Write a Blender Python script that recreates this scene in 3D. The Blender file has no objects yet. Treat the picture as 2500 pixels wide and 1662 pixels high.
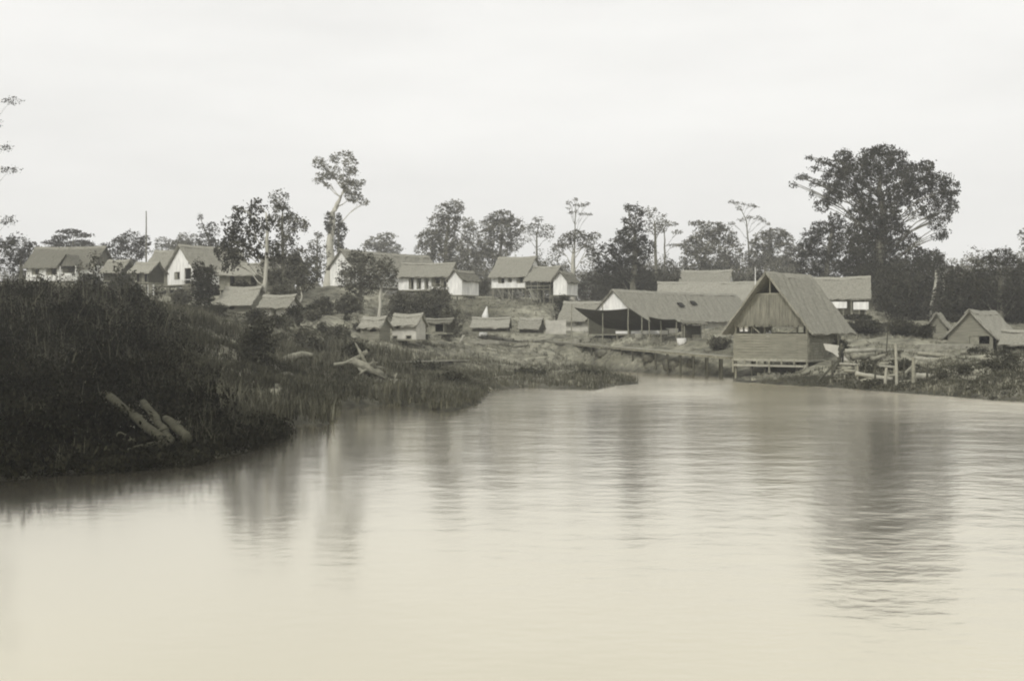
import bpy, math, random
import numpy as np
from mathutils import Vector
random.seed(7); RNG = np.random.default_rng(11)
F = 2945.0; H = 4.2; HY = 800.0           # focal length in photo pixels, camera height, horizon row
sc = bpy.context.scene; col = sc.collection
PI = math.pi

def X_(px, d): return (px - 1250.0) / F * d
def Z_(py, d): return H + (HY - py) / F * d
def P(px, py, d): return Vector((X_(px, d), d, Z_(py, d)))
def depth_of(py): return H * F / (py - HY)   # distance of the water surface seen at that row

# ------------------------------------------------------------------ materials
def mat(name, base, rough=0.8, var=0.25, scale=3.0, bump=0.0, stretch=(1, 1, 1), spec=0.06, attr=None, base2=None, metallic=0.0, coord='Object', detail=6):
    m = bpy.data.materials.new(name); m.use_nodes = True
    nt = m.node_tree; b = nt.nodes['Principled BSDF']
    b.inputs['Roughness'].default_value = rough
    b.inputs['Specular IOR Level'].default_value = spec
    b.inputs['Metallic'].default_value = metallic
    tc = nt.nodes.new('ShaderNodeTexCoord'); mp = nt.nodes.new('ShaderNodeMapping'); nz = nt.nodes.new('ShaderNodeTexNoise')
    nt.links.new(tc.outputs[coord], mp.inputs[0]); nt.links.new(mp.outputs[0], nz.inputs['Vector'])
    mp.inputs['Scale'].default_value = stretch
    nz.inputs['Scale'].default_value = scale; nz.inputs['Detail'].default_value = detail; nz.inputs['Roughness'].default_value = 0.65
    rp = nt.nodes.new('ShaderNodeValToRGB')
    lo = [c * (1 - var) for c in base]; hi = list(base2) if base2 else [min(1, c * (1 + var)) for c in base]
    rp.color_ramp.elements[0].position = 0.3; rp.color_ramp.elements[1].position = 0.72
    rp.color_ramp.elements[0].color = (*lo, 1); rp.color_ramp.elements[1].color = (*hi, 1)
    nt.links.new(nz.outputs['Fac'], rp.inputs[0])
    out = rp.outputs[0]
    if attr:
        at = nt.nodes.new('ShaderNodeAttribute'); at.attribute_name = attr
        mx = nt.nodes.new('ShaderNodeVectorMath'); mx.operation = 'SCALE'
        nt.links.new(out, mx.inputs[0]); nt.links.new(at.outputs['Fac'], mx.inputs['Scale']); out = mx.outputs[0]
    nt.links.new(out, b.inputs['Base Color'])
    if bump:
        bp = nt.nodes.new('ShaderNodeBump'); bp.inputs['Strength'].default_value = bump; bp.inputs['Distance'].default_value = 0.05
        nt.links.new(nz.outputs['Fac'], bp.inputs['Height']); nt.links.new(bp.outputs[0], b.inputs['Normal'])
    return m
def ol(v, b=0.74): return (v, v * 0.972, v * b)       # the warm olive grey of everything in this print
M = {}
M['leaf'] = mat('leaf_mid', ol(0.10, .72), 0.9, 0.3, 0.6, attr='v')
M['leafdark'] = mat('leaf_dark', ol(0.045, .68), 0.9, 0.3, 0.6, attr='v')
M['leaffar'] = mat('leaf_hazed', ol(0.14, .76), 0.9, 0.3, 0.6, attr='v')  # far trees: distance haze is put into the lighter leaf colour
M['leafpale'] = mat('leaf_hazed_pale', ol(0.17, .76), 0.9, 0.3, 0.6, attr='v')  # paler still, with more of the haze mixed into the leaf colour
M['grass'] = mat('grass_blades', ol(0.22, .75), 0.9, 0.35, 0.25, attr='v')
M['brush'] = mat('brush_leaves_shaded', ol(0.015, .64), 0.95, 0.7, 0.35, attr='v', spec=.0)  # near-black leaves: the deep shade of the bank is put into the colour
M['grassmid'] = mat('grass_mid', ol(0.10, .70), 0.9, 0.35, 0.25, attr='v')
M['grassdark'] = mat('grass_dark', ol(0.05, .66), 0.8, 0.3, 0.3, attr='v')
M['bark'] = mat('bark', ol(0.16, .75), 0.9, 0.4, 2.0, bump=.4, stretch=(4, 4, .6))
M['barkpale'] = mat('bark_pale', ol(0.45, .82), 0.9, 0.25, 2.0, bump=.3, stretch=(4, 4, .6))
M['drift'] = mat('driftwood', ol(0.21, .76), 0.9, 0.45, 3.0, bump=.5)
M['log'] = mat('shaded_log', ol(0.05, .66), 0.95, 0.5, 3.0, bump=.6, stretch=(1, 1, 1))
M['thatch'] = mat('thatch', ol(0.225, .80), 0.95, 0.32, 2.2, bump=.8, stretch=(3, 3, 1), spec=.05)
M['thatchmid'] = mat('thatch_mid', ol(0.185, .78), 0.95, 0.45, 2.0, bump=.8, stretch=(5, 5, .4))
M['thatchlight'] = mat('thatch_light', ol(0.27, .81), 0.95, 0.28, 2.2, bump=.8, stretch=(3, 3, 1), spec=.05)
M['thatchdark'] = mat('thatch_dark', ol(0.15, .78), 0.95, 0.6, 2.0, bump=.8, stretch=(5, 5, .4), spec=.05)
M['white'] = mat('whitewash', (0.76, 0.755, 0.71), 0.85, 0.24, .9, bump=.1, stretch=(3, 3, .6))
M['offwhite'] = mat('weathered_wall', ol(0.50, .85), 0.85, 0.2, 1.5, bump=.15)
M['plank'] = mat('plank_wall', ol(0.21, .77), 0.85, 0.35, 1.2, bump=.3, stretch=(.6, .6, 9))
M['wood'] = mat('old_wood', ol(0.24, .76), 0.85, 0.35, 3.0, bump=.3)
M['woodlight'] = mat('pale_wood', ol(0.30, .80), 0.85, 0.3, 3.0, bump=.3)
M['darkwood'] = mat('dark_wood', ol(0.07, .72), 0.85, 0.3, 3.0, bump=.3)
M['tarp'] = mat('dark_tarpaulin', ol(0.06, .75), 0.85, 0.3, 0.8, bump=.2)
M['cloth'] = mat('white_cloth', (0.75, 0.74, 0.70), 0.9, 0.08, 2.0)
M['skin'] = mat('skin', ol(0.12, .7), 0.6, 0.1, 2.0)
M['hair'] = mat('hair', ol(0.02, .8), 0.6, 0.1, 2.0)
M['darkcloth'] = mat('dark_cloth', ol(0.045, .8), 0.9, 0.1, 2.0)

def ground_mat():
    m = bpy.data.materials.new('rough_ground'); m.use_nodes = True
    nt = m.node_tree; b = nt.nodes['Principled BSDF']; b.inputs['Roughness'].default_value = .95; b.inputs['Specular IOR Level'].default_value = .1
    tc = nt.nodes.new('ShaderNodeTexCoord')
    def nz(s, det=8):
        n = nt.nodes.new('ShaderNodeTexNoise'); n.inputs['Scale'].default_value = s; n.inputs['Detail'].default_value = det; n.inputs['Roughness'].default_value = .7
        nt.links.new(tc.outputs['Object'], n.inputs['Vector']); return n
    a, c, e = nz(.09), nz(.9), nz(4)
    r1 = nt.nodes.new('ShaderNodeValToRGB'); r1.color_ramp.elements[0].position = .38; r1.color_ramp.elements[1].position = .62
    r1.color_ramp.elements[0].color = (*ol(.14, .72), 1); r1.color_ramp.elements[1].color = (*ol(.34, .78), 1)
    r2 = nt.nodes.new('ShaderNodeValToRGB'); r2.color_ramp.elements[0].position = .35; r2.color_ramp.elements[1].position = .7
    r2.color_ramp.elements[0].color = (.45, .45, .45, 1); r2.color_ramp.elements[1].color = (1.5, 1.5, 1.45, 1)
    nt.links.new(a.outputs['Fac'], r1.inputs[0]); nt.links.new(c.outputs['Fac'], r2.inputs[0])
    mx = nt.nodes.new('ShaderNodeMix'); mx.data_type = 'RGBA'; mx.blend_type = 'MULTIPLY'; mx.inputs['Factor'].default_value = 1
    nt.links.new(r1.outputs[0], mx.inputs['A']); nt.links.new(r2.outputs[0], mx.inputs['B'])
    sp = nt.nodes.new('ShaderNodeSeparateXYZ'); nt.links.new(tc.outputs['Object'], sp.inputs[0])
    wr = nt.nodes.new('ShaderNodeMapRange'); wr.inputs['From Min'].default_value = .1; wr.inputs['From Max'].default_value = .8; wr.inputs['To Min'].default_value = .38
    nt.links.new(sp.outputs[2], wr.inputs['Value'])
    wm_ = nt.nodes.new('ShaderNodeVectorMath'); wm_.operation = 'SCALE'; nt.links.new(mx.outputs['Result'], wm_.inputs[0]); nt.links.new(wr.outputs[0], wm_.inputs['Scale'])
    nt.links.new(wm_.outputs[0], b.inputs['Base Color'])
    bp = nt.nodes.new('ShaderNodeBump'); bp.inputs['Strength'].default_value = .9; bp.inputs['Distance'].default_value = .25
    nt.links.new(e.outputs['Fac'], bp.inputs['Height']); nt.links.new(bp.outputs[0], b.inputs['Normal'])
    return m
M['ground'] = ground_mat()

def water_mat():
    m = bpy.data.materials.new('river_water'); m.use_nodes = True
    nt = m.node_tree; b = nt.nodes['Principled BSDF']
    b.inputs['Base Color'].default_value = (.765, .71, .545, 1)
    b.inputs['Metallic'].default_value = .965; b.inputs['Roughness'].default_value = .10
    tc = nt.nodes.new('ShaderNodeTexCoord')
    def nz(s, st, det=3):
        mp = nt.nodes.new('ShaderNodeMapping'); mp.inputs['Scale'].default_value = st
        n = nt.nodes.new('ShaderNodeTexNoise'); n.inputs['Scale'].default_value = s; n.inputs['Detail'].default_value = det
        nt.links.new(tc.outputs['Object'], mp.inputs[0]); nt.links.new(mp.outputs[0], n.inputs['Vector']); return n
    fine = nz(2.2, (.8, 1, 1), 4); mid = nz(.5, (.7, 1, 1), 3); patch = nz(.045, (1, .8, 1), 3)
    # wind roughens the open water to the right; the left reach stays still
    sep = nt.nodes.new('ShaderNodeSeparateXYZ'); nt.links.new(tc.outputs['Object'], sep.inputs[0])
    mr = nt.nodes.new('ShaderNodeMapRange'); mr.inputs['From Min'].default_value = -8; mr.inputs['From Max'].default_value = 16
    mr.inputs['To Min'].default_value = .10; mr.inputs['To Max'].default_value = 1.0
    nt.links.new(sep.outputs[0], mr.inputs['Value'])
    pr = nt.nodes.new('ShaderNodeMapRange'); pr.inputs['From Min'].default_value = .35; pr.inputs['From Max'].default_value = .65; pr.inputs['To Min'].default_value = .35
    nt.links.new(patch.outputs['Fac'], pr.inputs['Value'])
    mu = nt.nodes.new('ShaderNodeMath'); mu.operation = 'MULTIPLY'; nt.links.new(mr.outputs[0], mu.inputs[0]); nt.links.new(pr.outputs[0], mu.inputs[1])
    ad = nt.nodes.new('ShaderNodeMath'); ad.operation = 'MULTIPLY_ADD'; ad.inputs[1].default_value = .35
    nt.links.new(fine.outputs['Fac'], ad.inputs[0]); nt.links.new(mid.outputs['Fac'], ad.inputs[2])
    yr = nt.nodes.new('ShaderNodeMapRange'); yr.inputs['From Min'].default_value = 42; yr.inputs['From Max'].default_value = 92; yr.inputs['To Min'].default_value = 1; yr.inputs['To Max'].default_value = 3.4
    nt.links.new(sep.outputs[1], yr.inputs['Value'])
    mu0 = mu; mu = nt.nodes.new('ShaderNodeMath'); mu.operation = 'MULTIPLY'; nt.links.new(mu0.outputs[0], mu.inputs[0]); nt.links.new(yr.outputs[0], mu.inputs[1])
    m2 = nt.nodes.new('ShaderNodeMath'); m2.operation = 'MULTIPLY'; nt.links.new(ad.outputs[0], m2.inputs[0]); nt.links.new(mu.outputs[0], m2.inputs[1])
    bp = nt.nodes.new('ShaderNodeBump'); bp.inputs['Strength'].default_value = 1.0; bp.inputs['Distance'].default_value = .075
    nt.links.new(m2.outputs[0], bp.inputs['Height']); nt.links.new(bp.outputs[0], b.inputs['Normal'])
    ro = nt.nodes.new('ShaderNodeMapRange'); ro.inputs['From Max'].default_value = 3.0; ro.inputs['To Min'].default_value = .10; ro.inputs['To Max'].default_value = .34
    nt.links.new(mu.outputs[0], ro.inputs['Value']); nt.links.new(ro.outputs[0], b.inputs['Roughness'])
    return m
M['water'] = water_mat()

# ------------------------------------------------------------------ object helpers
def tag(o, label=None, cat=None, group=None, kind=None):
    if label: o['label'] = label
    if cat: o['category'] = cat
    if group: o['group'] = group
    if kind: o['kind'] = kind
    return o
def empty(name, loc, rz=0.0):
    o = bpy.data.objects.new(name, None); col.objects.link(o); o.empty_display_size = .3
    o.location = loc; o.rotation_euler = (0, 0, rz); return o
def np_mesh(name, co, quads, v=None, m=None, parent=None, smooth=False):
    me = bpy.data.meshes.new(name); n = len(co); q = len(quads)
    me.vertices.add(n); me.vertices.foreach_set('co', np.asarray(co, dtype=np.float32).ravel())
    me.loops.add(q * 4); me.loops.foreach_set('vertex_index', np.asarray(quads, dtype=np.int32).ravel())
    me.polygons.add(q); me.polygons.foreach_set('loop_start', np.arange(q, dtype=np.int32) * 4)
    me.polygons.foreach_set('loop_total', np.full(q, 4, dtype=np.int32))
    if smooth: me.polygons.foreach_set('use_smooth', np.ones(q, dtype=bool))
    me.update(calc_edges=True)
    if v is not None:
        a = me.attributes.new('v', 'FLOAT', 'FACE'); a.data.foreach_set('value', np.asarray(v, dtype=np.float32))
    me.materials.append(m)
    o = bpy.data.objects.new(name, me); col.objects.link(o)
    if parent: o.parent = parent
    return o

class MB:
    def __init__(s): s.v = []; s.f = []
    def box(s, x0, x1, y0, y1, z0, z1):
        n = len(s.v)
        s.v += [(x0, y0, z0), (x1, y0, z0), (x1, y1, z0), (x0, y1, z0), (x0, y0, z1), (x1, y0, z1), (x1, y1, z1), (x0, y1, z1)]
        s.f += [(n, n+3, n+2, n+1), (n+4, n+5, n+6, n+7), (n, n+1, n+5, n+4), (n+1, n+2, n+6, n+5), (n+2, n+3, n+7, n+6), (n+3, n, n+4, n+7)]
        return s
    def beam(s, p, q, w, h=None, up=(0, 0, 1)):
        h = h or w; p = Vector(p); q = Vector(q); d = (q - p).normalized(); up = Vector(up)
        if abs(d.dot(up)) > .95: up = Vector((0, 1, 0))
        a = d.cross(up).normalized() * (w / 2); b = a.cross(d).normalized() * (h / 2); n = len(s.v)
        for c in (p, q):
            for e in (-a-b, a-b, a+b, -a+b): s.v.append(tuple(c + e))
        s.f += [(n, n+1, n+2, n+3), (n+7, n+6, n+5, n+4), (n, n+4, n+5, n+1), (n+1, n+5, n+6, n+2), (n+2, n+6, n+7, n+3), (n+3, n+7, n+4, n)]
        return s
    def tube(s, pts, rad, n=7, wob=0.0):
        pts = [Vector(p) for p in pts]; base = len(s.v); K = len(pts)
        for i, p in enumerate(pts):
            d = (pts[min(i+1, K-1)] - pts[max(i-1, 0)]).normalized()
            up = Vector((0, 0, 1)) if abs(d.z) < .9 else Vector((0, 1, 0))
            a = d.cross(up).normalized(); b = a.cross(d).normalized()
            for k in range(n):
                t = 2 * PI * k / n; r = rad[i] * (1 + random.uniform(-wob, wob))
                s.v.append(tuple(p + a * math.cos(t) * r + b * math.sin(t) * r))
        for i in range(K - 1):
            for k in range(n):
                a0 = base + i*n + k; a1 = base + i*n + (k+1) % n
                s.f.append((a0, a1, a1 + n, a0 + n))
        s.f.append(tuple(base + k for k in reversed(range(n)))); s.f.append(tuple(base + (K-1)*n + k for k in range(n)))
        return s
    def poly_prism(s, pts, off):
        n = len(s.v); k = len(pts); off = Vector(off)
        s.v += [tuple(p) for p in pts] + [tuple(Vector(p) + off) for p in pts]
        s.f.append(tuple(range(n, n+k))); s.f.append(tuple(reversed(range(n+k, n+2*k))))
        for i in range(k): s.f.append((n+i, n+k+i, n+k+(i+1) % k, n+(i+1) % k))
        return s
    def build(s, name, m, parent=None, smooth=False):
        me = bpy.data.meshes.new(name); me.from_pydata(s.v, [], s.f); me.update()
        import bmesh
        bm = bmesh.new(); bm.from_mesh(me); bmesh.ops.recalc_face_normals(bm, faces=bm.faces); bm.to_mesh(me); bm.free()
        if smooth: me.shade_smooth()
        me.materials.append(m); o = bpy.data.objects.new(name, me); col.objects.link(o)
        if parent: o.parent = parent
        return o

# ------------------------------------------------------------------ terrain
def W(px, py): d = depth_of(py); return (X_(px, d), d)
SH = [(-900, 1400), (-500, 1260), (-150, 1190), (0, 1172), (60, 1166), (150, 1156), (260, 1150), (380, 1141), (450, 1130), (520, 1114), (620, 1092), (672, 1066), (690, 1040), (740, 1034), (790, 1046), (812, 1022),
      (830, 994), (900, 988), (990, 990), (1050, 1000), (1100, 1003), (1160, 985), (1195, 952), (1290, 946), (1400, 950), (1450, 953), (1500, 941), (1562, 936), (1510, 919), (1440, 911),
      (1400, 903), (1320, 901), (1240, 900), (1236, 896.5), (1320, 897), (1400, 899), (1450, 903), (1560, 909), (1700, 917), (1788, 921), (1796, 931), (1860, 936), (1950, 942), (2050, 947), (2150, 955), (2250, 962), (2350, 970), (2420, 977), (2500, 981), (2600, 990), (3000, 1030), (3600, 1100)]
shore = [W(*p) for p in SH]
poly = [(-60, 8)] + shore + [(90, 30), (700, -10), (700, 700), (-700, 700), (-700, 8)]
PA = np.array(poly)
def sdist(x, y):
    x = np.asarray(x, float); y = np.asarray(y, float)
    inside = np.zeros(x.shape, bool); best = np.full(x.shape, 1e9)
    n = len(PA)
    for i in range(n):
        x1, y1 = PA[i]; x2, y2 = PA[(i+1) % n]
        c = ((y1 > y) != (y2 > y)) & (x < (x2-x1) * (y-y1) / (y2-y1 + 1e-12) + x1); inside ^= c
        dx, dy = x2-x1, y2-y1; t = np.clip(((x-x1)*dx + (y-y1)*dy) / (dx*dx + dy*dy + 1e-12), 0, 1)
        best = np.minimum(best, np.hypot(x - x1 - t*dx, y - y1 - t*dy))
    return np.where(inside, best, -best)
CP = []
def cp(px, lst):
    for d, z in lst: CP.append((X_(px, d), d, z))
cp(-400, [(34, .5), (50, 1.9), (66, 4.0), (82, 6.0), (110, 8), (160, 10.2), (260, 11)])
cp(50, [(36, .35), (42, .9), (50, 1.9), (60, 3.2), (70, 4.6), (82, 6.1), (100, 7.0), (120, 7.8), (165, 10.2), (250, 11.5)])
cp(230, [(37, .35), (45, 1.1), (55, 2.3), (70, 4.2), (82, 5.6), (100, 6.6), (120, 7.4), (165, 10.1), (250, 11)])
cp(400, [(38, .3), (45, .8), (55, 1.9), (70, 3.4), (85, 4.7), (110, 6.0), (150, 7.9), (250, 10)])
cp(560, [(44, .4), (52, 1.0), (65, 2.0), (80, 3.1), (98, 4.5), (118, 5.5), (135, 7.0), (160, 9.2), (250, 10)])
cp(700, [(56, .5), (65, 1.2), (78, 2.0), (92, 3.0), (104, 4.2), (115, 5.2), (130, 6.8), (160, 9.2), (250, 10)])
cp(860, [(70, .6), (80, 1.2), (92, 2.2), (104, 3.1), (125, 5.4), (148, 9.0), (165, 9.6), (250, 10)])
cp(1000, [(72, .5), (82, .9), (95, 1.6), (110, 2.5), (125, 3.6), (150, 7.0), (165, 8.0), (250, 9.5)])
cp(1150, [(90, .8), (105, 1.3), (125, 2.1), (137, 3.0), (150, 5.2), (168, 8.0), (180, 8.7), (250, 9)])
cp(1300, [(95, .55), (108, .6), (131, 1.5), (136, 2.5), (150, 4.4), (165, 7.4), (175, 8.3), (190, 8.6), (250, 9)])
cp(1420, [(88, .5), (100, .5), (127, 1.5), (130, 2.4), (136, 2.9), (142, 3.6), (160, 5.6), (180, 8), (250, 9)])
cp(1560, [(112, 1.3), (115, 1.9), (118, 2.3), (124, 3.2), (145, 3.8), (175, 6.5), (250, 9)])
cp(1720, [(104.3, 1.3), (107, 1.85), (110, 2.1), (118, 3.1), (145, 3.8), (175, 6.5), (250, 9)])
cp(1880, [(93, .4), (97, .5), (103, 1.0), (112, 2.5), (125, 4.4), (150, 6), (250, 9)])
cp(2050, [(89, .6), (93, 1.4), (100, 2.1), (112, 3.0), (125, 5.0), (150, 6), (250, 9)])
cp(2200, [(81, .6), (86, 1.5), (92, 2.4), (100, 2.7), (112, 3.2), (135, 4.6), (160, 5.5), (250, 9)])
cp(2350, [(76, .7), (81, 1.5), (88, 2.1), (96, 2.4), (110, 3.0), (150, 4.6), (250, 8)])
cp(2500, [(71, .6), (76, 1.1), (86, 1.9), (96, 2.4), (110, 3.0), (150, 4.6), (250, 8)])
cp(2900, [(70, 1.0), (90, 2.6), (150, 5), (250, 8)])
CP += [(-300, 60, 9), (-300, 400, 13), (0, 400, 12), (300, 400, 11), (300, 60, 5), (150, 450, 12), (-150, 450, 12), (0, 560, 13)]
CPA = np.array(CP)
def idw(x, y):
    x = np.asarray(x, float).ravel(); y = np.asarray(y, float).ravel(); out = np.zeros(len(x))
    for s in range(0, len(x), 20000):
        xs = x[s:s+20000, None]; ys = y[s:s+20000, None]
        # distance measured relative to range so that near and far control points weigh alike
        R = np.maximum(np.hypot(xs, ys), 20.)
        r2 = ((xs - CPA[:, 0]) ** 2 + (ys - CPA[:, 1]) ** 2) / (R * R) * 1e3
        w = 1 / (r2 + .15) ** 2.2
        out[s:s+20000] = (w * CPA[:, 2]).sum(1) / w.sum(1)
    return out
def vnoise(x, y, sc_, seed=0):
    x = x * sc_ + seed * 17.3; y = y * sc_ + seed * 9.1
    xi = np.floor(x); yi = np.floor(y); fx = x - xi; fy = y - yi; fx = fx*fx*(3-2*fx); fy = fy*fy*(3-2*fy)
    def h(a, b): s = np.sin(a * 127.1 + b * 311.7 + seed) * 43758.5453; return s - np.floor(s)
    return (h(xi, yi)*(1-fx) + h(xi+1, yi)*fx)*(1-fy) + (h(xi, yi+1)*(1-fx) + h(xi+1, yi+1)*fx)*fy
def ground_z(x, y):
    x = np.asarray(x, float); y = np.asarray(y, float); shp = x.shape; x = x.ravel(); y = y.ravel()
    s = sdist(x, y) + (vnoise(x, y, .6, 3) - .5) * .7
    t = np.clip(s / 3.5, 0, 1); t = t * (2 - t)
    z = idw(x, y) * t
    fade = np.clip(s / 4, 0, 1)
    z += fade * ((vnoise(x, y, .25, 1) - .5) * .55 + (vnoise(x, y, .8, 2) - .5) * .28)
    z = np.where(s > 0, z + .04, np.maximum(s * .5, -2.2))
    return z.reshape(shp)
def gz(x, y): return float(ground_z(np.array([x]), np.array([y]))[0])

pxs = np.concatenate([np.linspace(-9000, -700, 40)[:-1], np.arange(-700, 3200, 9.0), np.linspace(3200, 11000, 40)])
ds = np.concatenate([np.array([8., 14, 20, 24]), np.geomspace(27, 180, 330), np.geomspace(183, 520, 50)])
GX, GD = np.meshgrid((pxs - 1250) / F, ds); GXX = GX * GD
GZ = ground_z(GXX, GD)
nr, nc = GXX.shape
idx = np.arange(nr * nc).reshape(nr, nc)
Q = np.stack([idx[:-1, :-1], idx[:-1, 1:], idx[1:, 1:], idx[1:, :-1]], -1).reshape(-1, 4)
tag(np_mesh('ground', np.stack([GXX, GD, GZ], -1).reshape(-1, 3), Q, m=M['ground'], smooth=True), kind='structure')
# river: one sheet, bed below it
w = MB(); w.v = [(-600, -600, 0), (600, -600, 0), (600, 500, 0), (-600, 500, 0)]; w.f = [(0, 1, 2, 3)]
tag(w.build('water', M['water']), kind='structure')
w = MB(); w.v = [(-640, -640, -2.6), (640, -640, -2.6), (640, 560, -2.6), (-640, 560, -2.6)]; w.f = [(0, 1, 2, 3)]
tag(w.build('river_bed', M['ground']), kind='structure')

# ------------------------------------------------------------------ foliage
def leaf_arrays(blobs, per_m2, size, droop=0.0, open_=0.0, seed=0, clump=.30):
    """blobs: (centre, (rx, ry, rz), density). Leaf sized quads gathered in clumps through each ellipsoid."""
    r = np.random.default_rng(seed); C = []; V = []; S = []
    for c, rad, dens in blobs:
        per_m2_ = per_m2 * (6.5 if per_m2 < 10 else 4.2); rad = np.array(rad); surf = 4 * PI * ((rad[0]*rad[1]) ** 1.6 / 3 + (rad[0]*rad[2]) ** 1.6 / 3 + (rad[1]*rad[2]) ** 1.6 / 3) ** (1/1.6)
        n = max(12, int(surf * per_m2_ * dens)); cr = max(.35, clump * rad.min() ** .7)
        nc_ = max(4, int(surf / (cr * cr) * .8 * (1 - open_)))
        d = r.normal(size=(nc_, 3)); d /= np.linalg.norm(d, axis=1)[:, None]
        rr = r.uniform(.35, 1.0, nc_) ** .55
        cc = d * rr[:, None] * rad * (1 + r.normal(0, .08, (nc_, 1))) + np.array(c)
        sz = r.uniform(.6, 1.35, nc_) * cr; cv = r.uniform(.6, 1.45, nc_)
        k = r.integers(0, nc_, n)
        off = r.normal(size=(n, 3)) * .42; off[:, 2] *= (.62 + droop)
        p = cc[k] + off * sz[k][:, None]; p[:, 2] -= droop * np.abs(r.normal(0, .6, n)) * sz[k]
        C.append(p); V.append(cv[k] * r.uniform(.75, 1.25, n)); S.append(size * (.70 if per_m2 < 10 else .8) * r.uniform(.6, 1.4, n))
    p = np.concatenate(C); v = np.concatenate(V); s = np.concatenate(S); n = len(p)
    a = r.normal(size=(n, 3)); a[:, 2] -= droop; a /= np.linalg.norm(a, axis=1)[:, None]
    if droop > .3: a[:, 2] = -np.abs(a[:, 2]) - droop; a /= np.linalg.norm(a, axis=1)[:, None]
    t = r.normal(size=(n, 3)); b = np.cross(a, t); b /= np.linalg.norm(b, axis=1)[:, None]
    L = s[:, None] * .62; Wd = s[:, None] * .34
    co = np.stack([p - a*L, p + b*Wd, p + a*L, p - b*Wd], 1).reshape(-1, 3)
    return co, np.arange(n * 4).reshape(n, 4), v

NT = [0]
def tree(name, label, cat, d, trunk, blobs, m='leaf', size=.30, per=5.0, droop=.1, open_=0.0, bark='bark', group=None, clump=.34, thick=.55, limbs=True, fly=False):
    """trunk: [(px,py,radius_m)] base first; blobs: [(px,py,rx_px,ry_px[,density])], all at distance d"""
    NT[0] += 1; rs = random.Random(NT[0] * 31)
    base = P(trunk[0][0], trunk[0][1], d)
    if not fly: base.z = gz(base.x, base.y) - .1
    root = empty(name, base); tag(root, label, cat, group)
    pts = [base] + [P(x, y, d) for x, y, _ in trunk[1:]]
    for i in range(1, len(pts) - 1): pts[i].y += rs.uniform(-.3, .3)
    rad = [t[2] for t in trunk]; rad[0] *= 1.25
    # resample the trunk with slight wobble
    rp, rr = [], []
    for i in range(len(pts) - 1):
        for k in range(4):
            t = k / 4; p = pts[i].lerp(pts[i+1], t); j = rad[i] * .25
            rp.append(p - base + Vector((rs.uniform(-j, j), rs.uniform(-j, j), 0))); rr.append(rad[i] * (1-t) + rad[i+1] * t)
    rp.append(pts[-1] - base); rr.append(rad[-1])
    mb = MB(); mb.tube(rp, rr, 8, .08)
    B3 = []
    for b in blobs:
        x, y, rx, ry = b[:4]; dn = b[4] if len(b) > 4 else 1.0
        c = P(x, y, d) - base; RX = rx * d / F; RY = ry * d / F
        dep = thick * max(RX, RY * .8)
        c.y += rs.uniform(-.6, .6) * dep
        B3.append((tuple(c), (RX, max(dep, .5), RY), dn))
        if limbs and not (fly and x < 0):
            # the limb leaves the trunk below the clump it carries
            cand = [q for q in range(len(rp)) if rp[q].z < c.z - max(RY * .2, .5 * abs(c.x - rp[q].x))] or [len(rp) // 2]
            q = cand[-1] if len(cand) < 3 else cand[-1 - rs.randint(0, 1)]
            s = rp[q]; e = Vector(c); mid = s.lerp(e, .5) + Vector((rs.uniform(-.3, .3), rs.uniform(-.3, .3), (e - s).length * .06)); r0 = min(.13 if not fly else .022, max(.05, rr[q] * .4))
            mb.tube([s, s.lerp(mid, .5) + Vector((0, 0, -.05 * (e-s).length)), mid, e], [r0, r0 * .75, r0 * .5, r0 * .18], 5, .05)
            for _ in range(3):
                e2 = e + Vector((rs.uniform(-1, 1) * RX, rs.uniform(-1, 1) * dep, rs.uniform(-.5, .9) * RY)) * .8
                mb.tube([mid, mid.lerp(e2, .5) + Vector((0, 0, .1)), e2], [r0 * .4, r0 * .25, r0 * .1], 4)
    mb.build('trunk', M[bark], root, True)
    co, q, v = leaf_arrays(B3, per, size, droop, open_, NT[0], clump)
    np_mesh('crown', co, q, v, M[m], root)
    return root

def shrub(name, label, cat, px, d, wpx, hpx, m='leaf', size=.22, per=9, group=None, seed=None, droop=0.0, open_=.1, py=None):
    NT[0] += 1; rs = random.Random(NT[0] * 77)
    x = X_(px, d); z = gz(x, d); root = empty(name, (x, d, z)); tag(root, label, cat, group)
    Rw = wpx * d / F / 2; Hh = (Z_(py - hpx, d) - z) if py else hpx * d / F
    Hh = max(Hh, .4); B3 = []; mb = MB()
    for k in range(5):
        a = rs.uniform(0, 2*PI); rr = rs.uniform(.1, .55) * Rw; r = Rw * rs.uniform(.42, .62)
        h = Hh * rs.uniform(.38, .6)
        c = (math.cos(a) * rr, math.sin(a) * rr, h)
        B3.append((c, (r, r, min(h, Hh - h) * rs.uniform(.9, 1.05)), 1.0))
        mb.tube([(c[0]*.15, c[1]*.15, -.15), (c[0]*.5, c[1]*.5, h*.45), (c[0], c[1], h * 1.25)], [.05, .035, .012], 5, .1)
    B3.append(((0, 0, Hh * .7), (Rw * .5, Rw * .5, Hh * .3), 1.0))
    mb.build('stem', M['bark'], root)
    co, q, v = leaf_arrays(B3, per, size, droop, open_, NT[0] + 500, .4)
    co[:, 2] = np.maximum(co[:, 2], -.1)
    np_mesh('foliage', co, q, v, M[m], root)
    return root

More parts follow.
